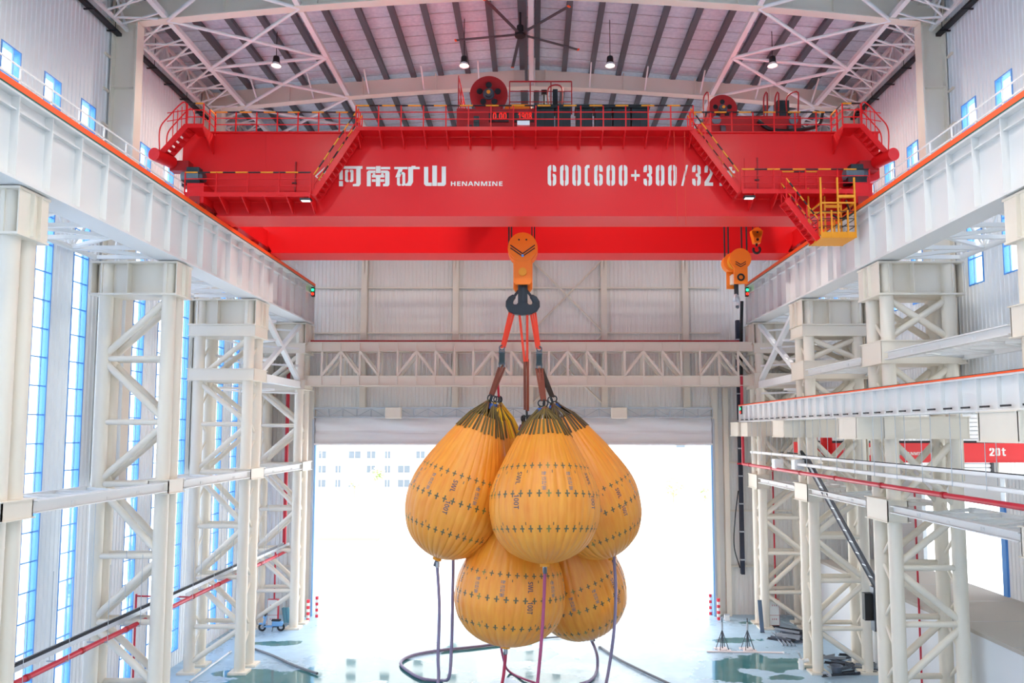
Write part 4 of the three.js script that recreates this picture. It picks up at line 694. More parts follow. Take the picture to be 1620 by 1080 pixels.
{
  const t = thing('main_trolley', 'dark red main hoist trolley with a big rope drum on the girders', 'trolley', V(-1.8, 28.2, -39.4));
  for (const x of [-3.6, 0.1]) box(t, 'side_beam', M.redDark, x - 0.25, x + 0.25, 28.5, 29.6, -43.6, -35.7);
  for (const z of [-35.9, -43.3]) box(t, 'end_beam', M.redDark, -3.85, 0.35, 28.45, 29.55, z - 0.25, z + 0.25);
  for (const x of [-3.2, -0.3]) for (const z of [-35.85, -43.2]) tube(t, 'wheel', M.steel, V(x - 0.12, 28.5, z), V(x + 0.12, 28.5, z), 0.3, UC32);
  box(t, 'deck', M.redDark, -3.6, 0.1, 29.4, 29.5, -43, -36.2);
  drum(t, 'rope_drum', -2.33, 31.05, 1.0, -37.2, -41.2);
  for (const z of [-37.7, -41.5]) box(t, 'pedestal', M.redDark, -3.0, -1.6, 29.5, 30.8, z - 0.15, z + 0.15);
  const gx = put(t, 'gearbox', new RoundedBoxGeometry(1.5, 1.4, 1.2, 3, 0.3), M.hookOrange); gx.position.set(-0.75, 29.55, -37).sub(org(t));
  tube(t, 'exhaust_post', M.black, V(0.6, 29.5, -37.5), V(0.6, 31.3, -37.5), 0.08); box(t, 'post_cap', M.black, 0.45, 0.75, 31.2, 31.4, -37.6, -37.4);
  railing(t, 'trolley_railing', [V(-3.8, 29.55, -36.0), V(-3.8, 29.55, -42)], 1.2, 1.9, false, M.redDark); railing(t, 'trolley_railing', [V(-1.2, 29.55, -36.3), V(2.0, 29.55, -36.3)], 1.0, 1.75, false, M.redDark);
  const lp = at(879, 160, 36.2); box(t, 'horn', M.black, lp.x - 0.15, lp.x + 0.1, 29.9, 30.8, -36.4, -36.1);
  sweep(t, 'ladder_hoop', M.redDark, [V(at(869, 165, 36.5).x, 29.6, -36.5), V(at(869, 140, 36.5).x, 31.1, -36.5), V(at(887, 139, 36.5).x, 31.15, -36.5), V(at(888, 165, 36.5).x, 29.6, -36.5)], 0.04, 30, 6);
  const a = thing('auxiliary_trolley', 'smaller dark red hoist trolley near the right end of the girders', 'trolley', V(11.2, 28.2, -39.4));
  for (const x of [9.2, 13.4]) box(a, 'side_beam', M.redDark, x - 0.2, x + 0.2, 28.45, 29.2, -43.6, -35.8);
  for (const z of [-36.0, -43.3]) box(a, 'end_beam', M.redDark, 9.0, 13.6, 28.45, 29.25, z - 0.2, z + 0.2);
  for (const x of [9.6, 13.0]) for (const z of [-35.85, -43.2]) tube(a, 'wheel', M.steel, V(x - 0.12, 28.48, z), V(x + 0.12, 28.48, z), 0.28, UC32);
  box(a, 'deck', M.redDark, 9.2, 13.4, 29.1, 29.18, -43, -36.2);
  drum(a, 'rope_drum', 9.95, 30.15, 0.78, -37.0, -40.5);
  for (const z of [-37.4, -40.2]) box(a, 'pedestal', M.redDark, 9.5, 10.5, 29.15, 30.0, z - 0.12, z + 0.12);
  box(a, 'control_cabinet', M.cabinet, at(1230, 180, 36.4).x, at(1249, 180, 36.4).x, 29.2, 30.35, -37, -36.4);
  tube(a, 'motor', M.motor, V(9.3, 29.0, -35.7), V(9.3, 29.0, -36.2), 0.22, UC32); tube(a, 'motor', M.motor, V(13.2, 29.0, -35.7), V(13.2, 29.0, -36.2), 0.22, UC32);
  for (const [p0, p1] of [[1209, 1213], [1227, 1231], [1246, 1262], [1114, 1120]]) sweep(a, 'ladder_hoop', M.redDark, [V(at(p0, 190, 36.3).x, 29.2, -36.3), V(at(p0, 160, 36.3).x, 30.5, -36.3), V(at(p1, 155, 36.3).x, 30.75, -36.3), V(at(p1 + 1, 165, 36.3).x, 30.2, -36.3), V(at(p1, 190, 36.3).x, 29.2, -36.3)], 0.04, 30, 6);
  sweep(a, 'drag_chain', M.black, [V(at(1195, 195, 36).x, 28.9, -35.6), V(at(1215, 203, 36).x, 28.45, -35.6), V(at(1265, 203, 36).x, 28.45, -35.6), V(at(1290, 198, 36).x, 28.7, -35.6), V(at(1296, 186, 36).x, 29.3, -35.6)], 0.1, 40, 6);
}
// ==== PART 5
// ------------------------------------------------------------------ hook blocks
const ZH = -39.2;
function extr(parent, name, mat, pts, depth, z, bevel = 0.03) { const o = org(parent), g = new THREE.ExtrudeGeometry(new THREE.Shape(pts.map((p) => new THREE.Vector2(p[0], p[1]))), { depth: depth - 2 * bevel, bevelEnabled: bevel > 0, bevelSize: bevel, bevelThickness: bevel, bevelSegments: 2, curveSegments: 12 }); g.translate(-o.x, -o.y, z - depth / 2 + bevel - o.z); return put(parent, name, g, mat); }
{
  const x = -0.55, t = thing('main_hook_block', 'large orange hook block with black double hook holding the water bags', 'hook', V(x, 19.6, ZH));
  const sh = part(t, 'sheave_housing');
  for (const z of [ZH - 0.55, ZH - 0.18, ZH + 0.18, ZH + 0.55]) tube(sh, 'sheave_plate', M.hookOrange, V(x, 23.22, z - 0.09), V(x, 23.22, z + 0.09), z === ZH + 0.55 ? 0.78 : 0.82, UC32);
  tube(sh, 'sheave_core', M.hookOrange, V(x, 23.22, ZH - 0.6), V(x, 23.22, ZH + 0.6), 0.7, UC32);
  extr(t, 'cheek_plate', M.hookOrange, [[x - 0.46, 23.0], [x + 0.46, 23.0], [x + 0.46, 21.35], [x + 0.36, 21.2], [x - 0.36, 21.2], [x - 0.46, 21.35]], 0.14, ZH + 0.52); extr(t, 'cheek_plate', M.hookOrange, [[x - 0.5, 23.0], [x + 0.5, 23.0], [x + 0.5, 21.15], [x + 0.4, 21.0], [x - 0.4, 21.0], [x - 0.5, 21.15]], 0.14, ZH - 0.52);
  box(t, 'cross_head', M.hookOrange, x - 0.42, x + 0.42, 21.35, 22.2, ZH - 0.45, ZH + 0.45);
  tube(t, 'trunnion', M.yellow, V(x, 21.85, ZH + 0.55), V(x, 21.85, ZH + 0.66), 0.22, UC32);
  for (const dy of [0, -0.16]) for (const s of [-1, 1]) bar(t, 'chevron_stripe', M.black, V(x + s * 0.66, 23.3 + dy, ZH + 0.67), V(x, 22.83 + dy * 0.9, ZH + 0.67), 0.02, 0.055, V(0, 1, 0));
  tube(t, 'blue_bolt', M.blue, V(x, 22.72, ZH + 0.64), V(x, 22.72, ZH + 0.7), 0.07); for (const s of [-1, 1]) tube(t, 'bolt', M.dark, V(x + s * 0.2, 23.6, ZH + 0.6), V(x + s * 0.2, 23.6, ZH + 0.66), 0.05, UC8);
  const hk = part(t, 'double_hook'); const H = (p) => [x + p[0], 20.12 + p[1]];
  const L = [[-0.2, 1.2], [-0.2, 0.1], [-0.32, -0.02], [-0.5, -0.02], [-0.6, 0.12], [-0.55, 0.3], [-0.46, 0.44], [-0.54, 0.52], [-0.72, 0.42], [-0.86, 0.2], [-0.87, -0.05], [-0.72, -0.3], [-0.45, -0.44], [0, -0.5]];
  extr(hk, 'hook_body', M.hookSteel, [...L.map(H), ...[...L].reverse().slice(1).map((p) => H([-p[0], p[1]]))], 0.42, ZH, 0.06);
  tube(hk, 'shank', M.hookSteel, V(x, 20.3, ZH), V(x, 21.4, ZH), 0.24, UC32); for (const s of [-1, 1]) bar(hk, 'safety_latch', M.hookSteel, V(x + s * 0.22, 20.95, ZH), V(x + s * 0.52, 20.55, ZH), 0.05, 0.14);
  for (const dx of [-0.76, -0.62, 0.5, 0.64]) for (const dz of [-0.36, 0.36]) tube(t, 'hoist_rope', M.rope, V(x + dx, 23.2, ZH + dz), V(x + dx, 29.45, ZH + dz), 0.035, UC8);
  // auxiliary hook
  const ax = 11.12, a = thing('auxiliary_hook_block', 'orange hook block with steel hook hanging right of the bags', 'hook', V(ax, 19.9, ZH));
  const hs = part(a, 'sheave_housing'); tube(hs, 'sheave_plate', M.hookOrange, V(ax + 0.12, 22.6, ZH + 0.25), V(ax + 0.12, 22.6, ZH + 0.45), 0.58, UC32); tube(hs, 'sheave_plate', M.hookOrange, V(ax - 0.2, 22.5, ZH - 0.4), V(ax - 0.2, 22.5, ZH + 0.1), 0.52, UC32); tube(hs, 'sheave_gap', M.yellow, V(ax - 0.1, 22.5, ZH), V(ax - 0.05, 22.5, ZH + 0.25), 0.44, UC32);
  box(a, 'cheek_plate', M.hookOrange, ax - 0.22, ax + 0.5, 21.25, 22.4, ZH + 0.25, ZH + 0.4); box(a, 'cheek_plate', M.hookOrange, ax - 0.45, ax + 0.1, 21.1, 22.4, ZH - 0.4, ZH - 0.25); box(a, 'cross_head', M.cream, ax - 0.3, ax + 0.3, 21.3, 21.8, ZH - 0.25, ZH + 0.25);
  const rg = put(a, 'bearing_ring', new THREE.TorusGeometry(0.16, 0.05, 8, 24), M.black); rg.position.set(ax + 0.13, 21.6, ZH + 0.42).sub(org(a)); for (const dy of [0, -0.12]) for (const s of [-1, 1]) bar(a, 'chevron_stripe', M.black, V(ax + 0.12 + s * 0.28, 22.45 + dy, ZH + 0.46), V(ax + 0.12, 22.28 + dy, ZH + 0.46), 0.02, 0.04, V(0, 1, 0));
  tube(a, 'shank', M.hookSteel, V(ax - 0.02, 20.7, ZH), V(ax - 0.02, 21.3, ZH), 0.12); const hk2 = put(a, 'hook', new THREE.TorusGeometry(0.32, 0.1, 10, 24, 4.4), M.galv); hk2.rotation.set(0, Math.PI / 3.2, -1.1); hk2.position.set(ax - 0.02, 20.35, ZH).sub(org(a));
  for (const px of [1146, 1152, 1173, 1181]) { const rx = at(px, 380, 39.2).x; tube(a, 'hoist_rope', M.rope, V(rx, 22.6, ZH), V(rx, 29.15, ZH), 0.045, UC8); }
  // small hook
  const bx = 12.7, bD = -40.6, b = thing('small_hook_block', 'small orange hook block with black hook near the right girder end', 'hook', V(bx, 23.3, bD));
  tube(b, 'sheave_housing', M.hookOrange, V(bx, 24.5, bD - 0.2), V(bx, 24.5, bD + 0.2), 0.3, UC32); extr(b, 'cheek_plate', M.hookOrange, [[bx - 0.3, 24.6], [bx + 0.3, 24.6], [bx + 0.16, 23.95], [bx - 0.16, 23.95]], 0.4, bD, 0.03); tube(b, 'bearing', M.black, V(bx, 24.1, bD + 0.2), V(bx, 24.1, bD + 0.24), 0.08); tube(b, 'pin', M.black, V(bx, 24.52, bD + 0.2), V(bx, 24.52, bD + 0.24), 0.05);
  tube(b, 'shank', M.black, V(bx, 23.75, bD), V(bx, 23.98, bD), 0.06); const hk3 = put(b, 'hook', new THREE.TorusGeometry(0.19, 0.07, 10, 24, 4.6), M.black); hk3.rotation.z = 2.6; hk3.position.set(bx, 23.56, bD).sub(org(b)); for (const dx of [-0.2, 0.2]) tube(b, 'hoist_rope', M.rope, V(bx + dx, 24.6, bD), V(bx + dx, 29.15, bD), 0.025, UC8);
}
// ------------------------------------------------------------------ water bags
const NSEAM = 38;
{
  const W = 2048, Hh = 1024, cv = document.createElement('canvas'); cv.width = W; cv.height = Hh; const g = cv.getContext('2d');
  const im = g.createImageData(W, Hh);
  for (let y = 0; y < Hh; y++) for (let x = 0; x < W; x++) { const u = x / W, n = fbm(u * 60, y / 260, 3, 3) * 22 + fbm(u * 150, y / 90, 8, 2) * 12 + fbm(u * 9, y / 150, 5, 2) * 14, i = (y * W + x) * 4; im.data[i] = Math.min(255, 240 + n * 0.35); im.data[i + 1] = 152 + n; im.data[i + 2] = 44 + n * 0.7; im.data[i + 3] = 255; }
  g.putImageData(im, 0, 0);
  const X = (u) => u * W, Y = (v) => (1 - v) * Hh;
  for (const [v, s] of [[0.596, 0.95], [0.424, 1.1], [0.215, 1.05]]) for (let i = 0; i < NSEAM; i++) {
    const cx = X(i / NSEAM), cy = Y(v), w = 13 * s / (v < 0.3 ? 0.95 : v > 0.5 ? 0.86 : 1), h = 20 * s, k = 4 * s; g.fillStyle = i % 7 === 3 ? '#7a7a3c' : '#56563f'; g.fillRect(cx - k, cy - h, 2 * k, 2 * h); g.fillRect(cx - w, cy - k, 2 * w, 2 * k);
    if (i === 0) { g.fillRect(W - k, cy - h, k, 2 * h); g.fillRect(W - w, cy - k, w, 2 * k); }
    if (i % 3 === 1 && v !== 0.424) { g.fillStyle = '#5a4a34'; g.fillRect(cx + 24, cy + (v > 0.5 ? 30 : -40), 5, 18); }
  }
  const han = (cx, cy, k) => { g.save(); g.translate(cx, cy); g.fillStyle = '#6d6f82'; const r = (x, y, w, h) => g.fillRect(x, y, w, h);
    if (k === 0) { r(-13, -12, 4, 22); r(-7, -9, 20, 4); r(-5, -2, 17, 3); r(-7, 5, 20, 3); r(1, -12, 4, 24); r(9, -12, 3, 10); }
    if (k === 1) { r(-13, -10, 4, 5); r(-13, -1, 5, 3); r(-11, 2, 3, 8); r(-13, 10, 26, 3); r(-4, -9, 16, 3); r(-6, -2, 20, 3); r(1, -2, 4, 8); r(8, 2, 4, 6); }
    if (k === 2) { r(-13, -9, 10, 3); r(-10, -12, 4, 24); r(-13, 2, 10, 3); r(0, -10, 13, 3); r(0, -10, 3, 12); r(10, -10, 3, 12); r(0, -1, 13, 3); r(0, 6, 3, 6); r(0, 10, 13, 3); }
    if (k === 3) { r(-12, -10, 24, 3); r(-12, -3, 24, 3); r(-12, -10, 3, 10); r(9, -10, 3, 10); r(-12, 4, 24, 3); r(-12, 10, 24, 3); r(-2, -10, 4, 22); }
    g.restore(); };
  const cols = 12;
  for (let c = 0; c < cols; c++) {
    const u = (Math.round((c + 0.42) * NSEAM / cols) + 0.5) / NSEAM;
    if (c % 3 !== 2) for (let k = 0; k < 4; k++) han(X(u), Y(0.545) + k * 30, k);
    else { g.save(); g.translate(X(u), Y(0.56)); g.rotate(Math.PI / 2); g.fillStyle = '#5c4a58'; g.font = 'bold 42px sans-serif'; g.textBaseline = 'middle'; g.fillText('SWL', 0, 0); g.fillText('100T', 142, 0); g.restore(); }
  }
  const t = new THREE.CanvasTexture(cv); t.colorSpace = THREE.SRGBColorSpace; t.wrapS = THREE.RepeatWrapping; t.magFilter = THREE.LinearFilter;
  M.bag = new THREE.MeshPhysicalMaterial({ map: t, roughness: 0.42, sheen: 0.1, clearcoat: 0.25, clearcoatRoughness: 0.35 });
}
const P_UP = [[0, 0.05], [0.006, 0.16], [0.02, 0.32], [0.05, 0.52], [0.1, 0.72], [0.17, 0.87], [0.26, 0.97], [0.35, 1.0], [0.44, 0.97], [0.53, 0.885], [0.62, 0.77], [0.71, 0.635], [0.8, 0.49], [0.86, 0.385], [0.89, 0.33]];
const P_LO = [[0, 0.05], [0.004, 0.16], [0.015, 0.36], [0.04, 0.6], [0.08, 0.8], [0.13, 0.93], [0.2, 1.0], [0.27, 0.98], [0.34, 0.9], [0.41, 0.77], [0.48, 0.62], [0.56, 0.45], [0.66, 0.28], [0.76, 0.17], [0.88, 0.1]];
function profile(P, h) { const c = new THREE.CatmullRomCurve3(P.map((p) => V(p[1], p[0], 0)), false, 'centripetal'); return c; }
function bagGeometry(P, H, R, turn, sd, lop) {
  const c = profile(P, H), NV = 90, NU = NSEAM * 8, pos = [], uv = [], idx = [];
  for (let j = 0; j <= NV; j++) {
    const t = j / NV, q = c.getPoint(t), y = q.y * H, e0 = Math.max(0, 1 - q.y * H / 2.2), e1 = Math.max(0, (q.y - 0.35) / 0.6);
    for (let i = 0; i <= NU; i++) {
      const u = i / NU, a = u * 2 * Math.PI + turn, w = Math.abs(Math.sin(Math.PI * (u * NSEAM)));      // 0 on the seams
      const fold = 0.010 + 0.055 * e0 * e0 + 0.006 * e1, n = noise.noise(Math.cos(a) * 2.2 + sd, y * 0.7, Math.sin(a) * 2.2) * 0.012 + noise.noise(Math.cos(a) * 11 + sd, y * 1.1, Math.sin(a) * 11) * 0.008;
      const r = R * q.x * (1 - fold * (1 - Math.sqrt(w)) + n * (0.4 + q.x)); pos.push(r * Math.cos(a) + lop.x * q.x * q.x * 0.0, y + 0.02 * e0 * (1 - w), r * Math.sin(a)); uv.push(1 - u, Math.min(1, y / 7.6 * (H > 9 ? 1.14 : 1)));
    }
  }
  const S1 = NU + 1; for (let j = 0; j < NV; j++) for (let i = 0; i < NU; i++) { const a = j * S1 + i; idx.push(a, a + S1, a + 1, a + 1, a + S1, a + S1 + 1); }
  const g = new THREE.BufferGeometry(); g.setAttribute('position', new THREE.Float32BufferAttribute(pos, 3)); g.setAttribute('uv', new THREE.Float32BufferAttribute(uv, 2)); g.setIndex(idx); g.computeVertexNormals(); return g;
}
function waterBag(label, bottom, gather, R, lower, turn, strap, sd, caps = M.strapBlue) {
  const t = thing('water_bag', label, 'water bag', bottom, 'water bags under the hook'), H = bottom.distanceTo(gather), P = lower ? P_LO : P_UP;
  t.quaternion.setFromUnitVectors(V(0, 1, 0), gather.clone().sub(bottom).normalize()); ORG.set(t, V(0, 0, 0));
  put(t, 'bag_skin', bagGeometry(P, H, R, turn, sd, V(0, 0, 0)), M.bag);
  const c = profile(P, H), ptAt = (h) => { let lo = 0, hi = 1; for (let i = 0; i < 24; i++) { const m = (lo + hi) / 2; if (c.getPoint(m).y < h) lo = m; else hi = m; } return c.getPoint(lo).x * R; };
  const h0 = lower ? 0.5 : 0.79, NS = NSEAM;
  for (let i = 0; i < NS; i++) {
    const a = (i + 0.5) / NS * 2 * Math.PI + turn + rr(-0.02, 0.02), d = V(Math.cos(a), 0, Math.sin(a)), hb = h0 + rr(-0.006, 0.006), hm = lower ? 0.75 : 0.885, grp = Math.floor(i / NS * 3) * 2 * Math.PI / 3 + turn + 1;
    const top = V(Math.cos(grp) * 0.16, H * rr(0.975, 0.995), Math.sin(grp) * 0.16), p0 = d.clone().multiplyScalar(ptAt(hb) + 0.035).setY(hb * H), p1 = d.clone().multiplyScalar(ptAt(hm) + 0.035).setY(hm * H), out = V(d.x, 0.4, d.z).normalize();
    const g = mergeGeometries([gbar(p0, p1, 0.1, 0.03, out), gbar(p1, top, 0.075, 0.04, out)]); put(t, 'lifting_strap', g, strap[i % strap.length]);
  }
  for (let k = 0; k < 3; k++) { const grp = k * 2 * Math.PI / 3 + turn + 1, s = put(t, 'gather_ring', new THREE.TorusGeometry(0.16, 0.035, 8, 20), M.hookSteel); s.position.set(Math.cos(grp) * 0.13, H + 0.08, Math.sin(grp) * 0.13); s.rotation.y = grp; const w = put(t, 'strap_wrap', new THREE.CylinderGeometry(0.12, 0.2, 0.3, 10), k ? caps : M.strapBrown); w.position.set(Math.cos(grp) * 0.2, H * 0.975 - 0.12, Math.sin(grp) * 0.2); }
  tube(t, 'drain_collar', M.yellow, V(0, -0.12, 0), V(0, 0.1, 0), 0.24, UC32); tube(t, 'drain_nozzle', M.steel, V(0, -0.45, 0), V(0, -0.1, 0), 0.09);
  return t;
}
const G = { C: V(0.62, 14.6, -37.6), L: V(-2.05, 14.95, -38.8), R: V(1.15, 15.0, -39.4), B: V(-1.92, 14.95, -41.2), F: V(-0.45, 13.9, -39.2), K: V(-0.25, 13.9, -40.2) };
const B = { C: at(862, 892, 35.5), L: at(692, 882, 38.5), R: at(968, 880, 40.0), B: V(-2.4, 6.8, -43.6), F: at(800, 1021, 38.7), K: at(936, 1002, 43.0) };
G.C = at(860, 640, 36.6); G.L = at(777, 632, 38.8); G.R = at(874, 634, 39.5); G.B = at(789, 634, 41.2);
const OL = [M.strapOlive, M.strapOlive, S(0x544a30, 0.85), S(0x7c6a34, 0.85)], YL = [M.strapYellow, S(0xd8a020, 0.8), M.strapOlive], BR = [S(0x4e4438, 0.85), S(0x5c4a38, 0.85), M.strapOlive];
waterBag('orange water bag nearest the camera, in the middle of the upper ring', B.C, G.C, 2.72, false, 0.35, OL, 1);
waterBag('orange water bag leaning out at the left of the upper ring', B.L, G.L, 2.62, false, 1.4, OL, 4);
waterBag('orange water bag leaning out at the right of the upper ring', B.R, G.R, 2.62, false, 0.75, BR, 7);
waterBag('orange water bag with yellow straps, mostly hidden behind the left one', B.B, G.B, 2.6, false, 0.2, YL, 11);
waterBag('low-hanging orange water bag in front, below the upper ring', B.F, G.F, 2.9, true, 0.95, OL, 15);
waterBag('low-hanging orange water bag at the back right, partly hidden', B.K, G.K, 2.75, true, 0.5, OL, 19);
// ------------------------------------------------------------------ slings between hook and bags
function sling(label, legs, mids, group) {
  const t = thing('lifting_sling', label, 'sling', mids[0] ? mids[0].clone() : legs[0][1].clone(), group);
  for (const [p, q, mat, w, n] of legs) for (let k = 0; k < n; k++) { const o = V((k - (n - 1) / 2) * w * 1.25, 0, (k % 2) * 0.1 - 0.05); bar(t, mat === M.strapRed ? 'red_strap' : 'brown_strap', mat, p.clone().add(o), q.clone().add(o.clone().multiplyScalar(0.6)), w, 0.05, V(0, 0, 1)); }
  for (const m of mids) { const g = part(t, 'shackle'); tube(g, 'shackle_pin', M.steel, m.clone().add(V(-0.17, 0.3, 0.02)), m.clone().add(V(0.17, 0.3, 0.02)), 0.07, UC8); tube(g, 'shackle_pin', M.steel, m.clone().add(V(-0.17, -0.3, 0.02)), m.clone().add(V(0.17, -0.3, 0.02)), 0.07, UC8); for (const s of [-1, 1]) bar(g, 'shackle_side', M.steel, m.clone().add(V(s * 0.12, 0.5, 0)), m.clone().add(V(s * 0.12, -0.5, 0)), 0.07, 0.12); box(g, 'link_body', M.cabinet, m.x - 0.14, m.x + 0.14, m.y - 0.28, m.y + 0.28, m.z - 0.1, m.z + 0.1); const r = put(g, 'ring', new THREE.TorusGeometry(0.13, 0.04, 8, 18), M.steel); r.position.copy(m).add(V(0, 0.55, 0)).sub(org(g)); }
}
const hkL = V(-1.05, 20.12, ZH), hkR = V(-0.05, 20.12, ZH);
const mL = at(794, 566, 39.1), mR = at(853, 568, 38.9);
sling('sling from the left hook horn with shackle to the left bags', [[hkL, mL.clone().add(V(0.05, 0.55, 0)), M.strapRed, 0.11, 3], [mL.clone().add(V(0, -0.5, 0)), G.L.clone().add(V(0, 0.2, 0)), M.strapBrown, 0.12, 3]], [mL], 'slings on the main hook');
sling('sling from the right hook horn with shackle to the front bag', [[hkR, mR.clone().add(V(-0.05, 0.55, 0)), M.strapRed, 0.11, 3], [mR.clone().add(V(0, -0.5, 0)), G.C.clone().add(V(0, 0.2, 0)), M.strapBrown, 0.12, 3]], [mR], 'slings on the main hook');
sling('dark brown sling from the right shackle down to the right bag', [[mR.clone().add(V(0.06, -0.5, -0.1)), G.R.clone().add(V(0, 0.2, 0)), S(0x4c3c34, 0.85), 0.11, 3]], [], 'slings on the main hook');
sling('long red and brown slings in the middle down to the lower bags', [[V(-0.78, 20.1, ZH + 0.1), at(830, 572, 39.1), M.strapRed, 0.13, 1], [V(-0.3, 20.1, ZH + 0.1), at(834, 572, 39.1), M.strapRed, 0.13, 1], [at(830, 568, 39.1), at(830.5, 648, 39.1), M.strapBrown, 0.14, 1], [at(835, 568, 39.1), at(835, 650, 39.1), S(0x8a3f28, 0.85), 0.14, 1], [at(833, 648, 39.1), at(834, 664, 39.1), M.dark, 0.12, 1]], [], 'slings on the main hook');
sling('short red strap behind, down to the yellow-strapped bag', [[at(787, 590, 40.2), G.B.clone().add(V(0, 0.15, 0)), S(0xd02838, 0.8), 0.12, 1], [mL.clone().add(V(0.05, -0.4, 0)), at(787, 592, 40.2), M.strapBrown, 0.1, 1]], [], 'slings on the main hook');
// ------------------------------------------------------------------ hoses
function hose(label, pts, mat, r = 0.085) { const t = thing('water_hose', label, 'hose', pts[0].clone(), 'water hoses'); sweep(t, 'hose_run', mat, pts, r, 90, 8); tube(t, 'hose_coupling', M.galv, pts[0], pts[0].clone().add(V(0, pts[0].y > 1 ? 0.3 : 0.0, pts[0].y > 1 ? 0 : 0.25)), r * 1.35); return t; }
const fl = (px, py) => onFloor(px, py, 0.09);
hose('purple-grey hose straight down from the left bag', [B.L.clone().add(V(0, -0.5, 0)), at(695, 960, 38.4), at(693, 1040, 38.3), V(at(694, 1062, 38.3).x, 0.6, -38.2), V(-5.0, 0.09, -37.5)], M.hose);
hose('second hose below the left bag, looping over the floor', [at(717, 884, 39.2), at(716, 950, 39.2), at(714, 1030, 39.2), V(at(711, 1060, 39.2).x, 0.5, -39.0), fl(700, 1076), fl(672, 1074), fl(648, 1063), fl(634, 1048), fl(650, 1037), fl(690, 1029), fl(740, 1024), fl(800, 1017)], M.hose);
hose('red-violet hose hanging from the front bag', [B.C.clone().add(V(0, -0.4, 0)), at(860, 960, 35.5), at(856, 1020, 35.5), at(850, 1085, 35.5), V(0.1, 0.1, -35.2)], M.hoseRed, 0.08);
hose('crimson hose from the low front bag', [B.F.clone().add(V(0, -0.4, 0)), at(799, 1045, 38.7), at(796, 1072, 38.5), V(-1.7, 0.1, -37.6)], S(0xc03a5a, 0.6));
hose('purple hose hanging from the right bag', [at(971, 878, 39.8), at(974, 930, 39.8), at(972, 990, 39.8), at(966, 1040, 39.8), V(at(958, 1076, 39.4).x, 0.1, -39.2), V(3.0, 0.09, -36)], M.hose);
hose('purple hose curving from the low back bag', [B.K.clone().add(V(0, -0.4, 0)), at(940, 1022, 42.8), V(at(945, 1040, 42).x, 0.6, -42), fl(945, 1056), fl(934, 1076), fl(918, 1082)], M.hose);
hose('thin crimson hose coming out under the low front bag', [at(791, 1015, 39.4), at(796, 1040, 39.2), fl(806, 1062), fl(830, 1074), fl(860, 1084)], M.hoseRed, 0.06);
hose('grey hose lying on the floor right of the bags', [fl(948, 1022), fl(975, 1040), fl(1010, 1058), fl(1048, 1076), fl(1070, 1086)], M.hoseGrey, 0.07);
hose('grey hose lying on the floor left of the doorway', [fl(396, 1024), fl(430, 1036), fl(465, 1052), fl(502, 1065)], M.hoseGrey, 0.07);
hose('thin pale hose lying from the left tower towards the front', [fl(365, 1030), fl(335, 1052), fl(300, 1078)], M.white, 0.05);
hose('grey hoses trailing behind the low bags on the floor', [fl(800, 1018), fl(850, 1010), fl(900, 1006), fl(938, 1003)], M.hoseGrey, 0.06);
// ------------------------------------------------------------------ small crane of the side bay
{
  const D = 46, t = thing('side_bay_crane', 'small red overhead crane marked 20t in the side bay', 'crane', V(27, 11.4, -D));
  box(t, 'girder', M.red, 17.3, 37, 11.4, 12.55, -D - 0.6, -D); box(t, 'rail', M.dark, 17.3, 37, 12.55, 12.7, -D - 0.35, -D - 0.25); box(t, 'bottom_plate', M.red, 17.3, 37, 11.34, 11.4, -D - 0.7, -D + 0.1);
  box(t, 'end_carriage', M.red, 17.2, 17.8, 11.9, 12.6, -D - 2.2, -D + 1.2); for (const z of [-D - 1.6, -D + 0.7]) box(t, 'carriage_arm', M.red, 17.9, 18.5, 11.7, 12.9, z - 0.2, z + 0.2);
  const mp = (x, y) => { const u = (x - 228) / 830; return [20.85 + u * 1.95, 12.3 - (y - 110) / 160 * 0.52]; };
  for (const ch of Object.values(HAN)) polys(t, 'lettering', M.letter, ch, mp, -D + 0.002); latin(t, 'lettering', M.letter, 'HENANMINE', 22.95, 11.8, -D + 0.002, 0.2, 1.8);
  polys(t, 'lettering', M.letter, GL['2'], (x, y) => [28.75 + x * 0.3, 12.25 - y * 0.5], -D + 0.002); polys(t, 'lettering', M.letter, GL['0'], (x, y) => [29.12 + x * 0.3, 12.25 - y * 0.5], -D + 0.002); polys(t, 'lettering', M.letter, GL.t, (x, y) => [29.52 + x * 0.26, 12.25 - y * 0.5], -D + 0.002);
  const r = thing('side_bay_rail', 'dark runway beam carrying the small side bay crane', 'runway', V(17.5, 11.5, -48)); for (const x of [17.5]) box(r, 'beam', M.cream, x - 0.15, x + 0.15, 11.35, 11.78, -53.5, -43.2); box(r, 'rail', M.dark, 17.46, 17.54, 11.78, 11.86, -53.5, -43.2);
}
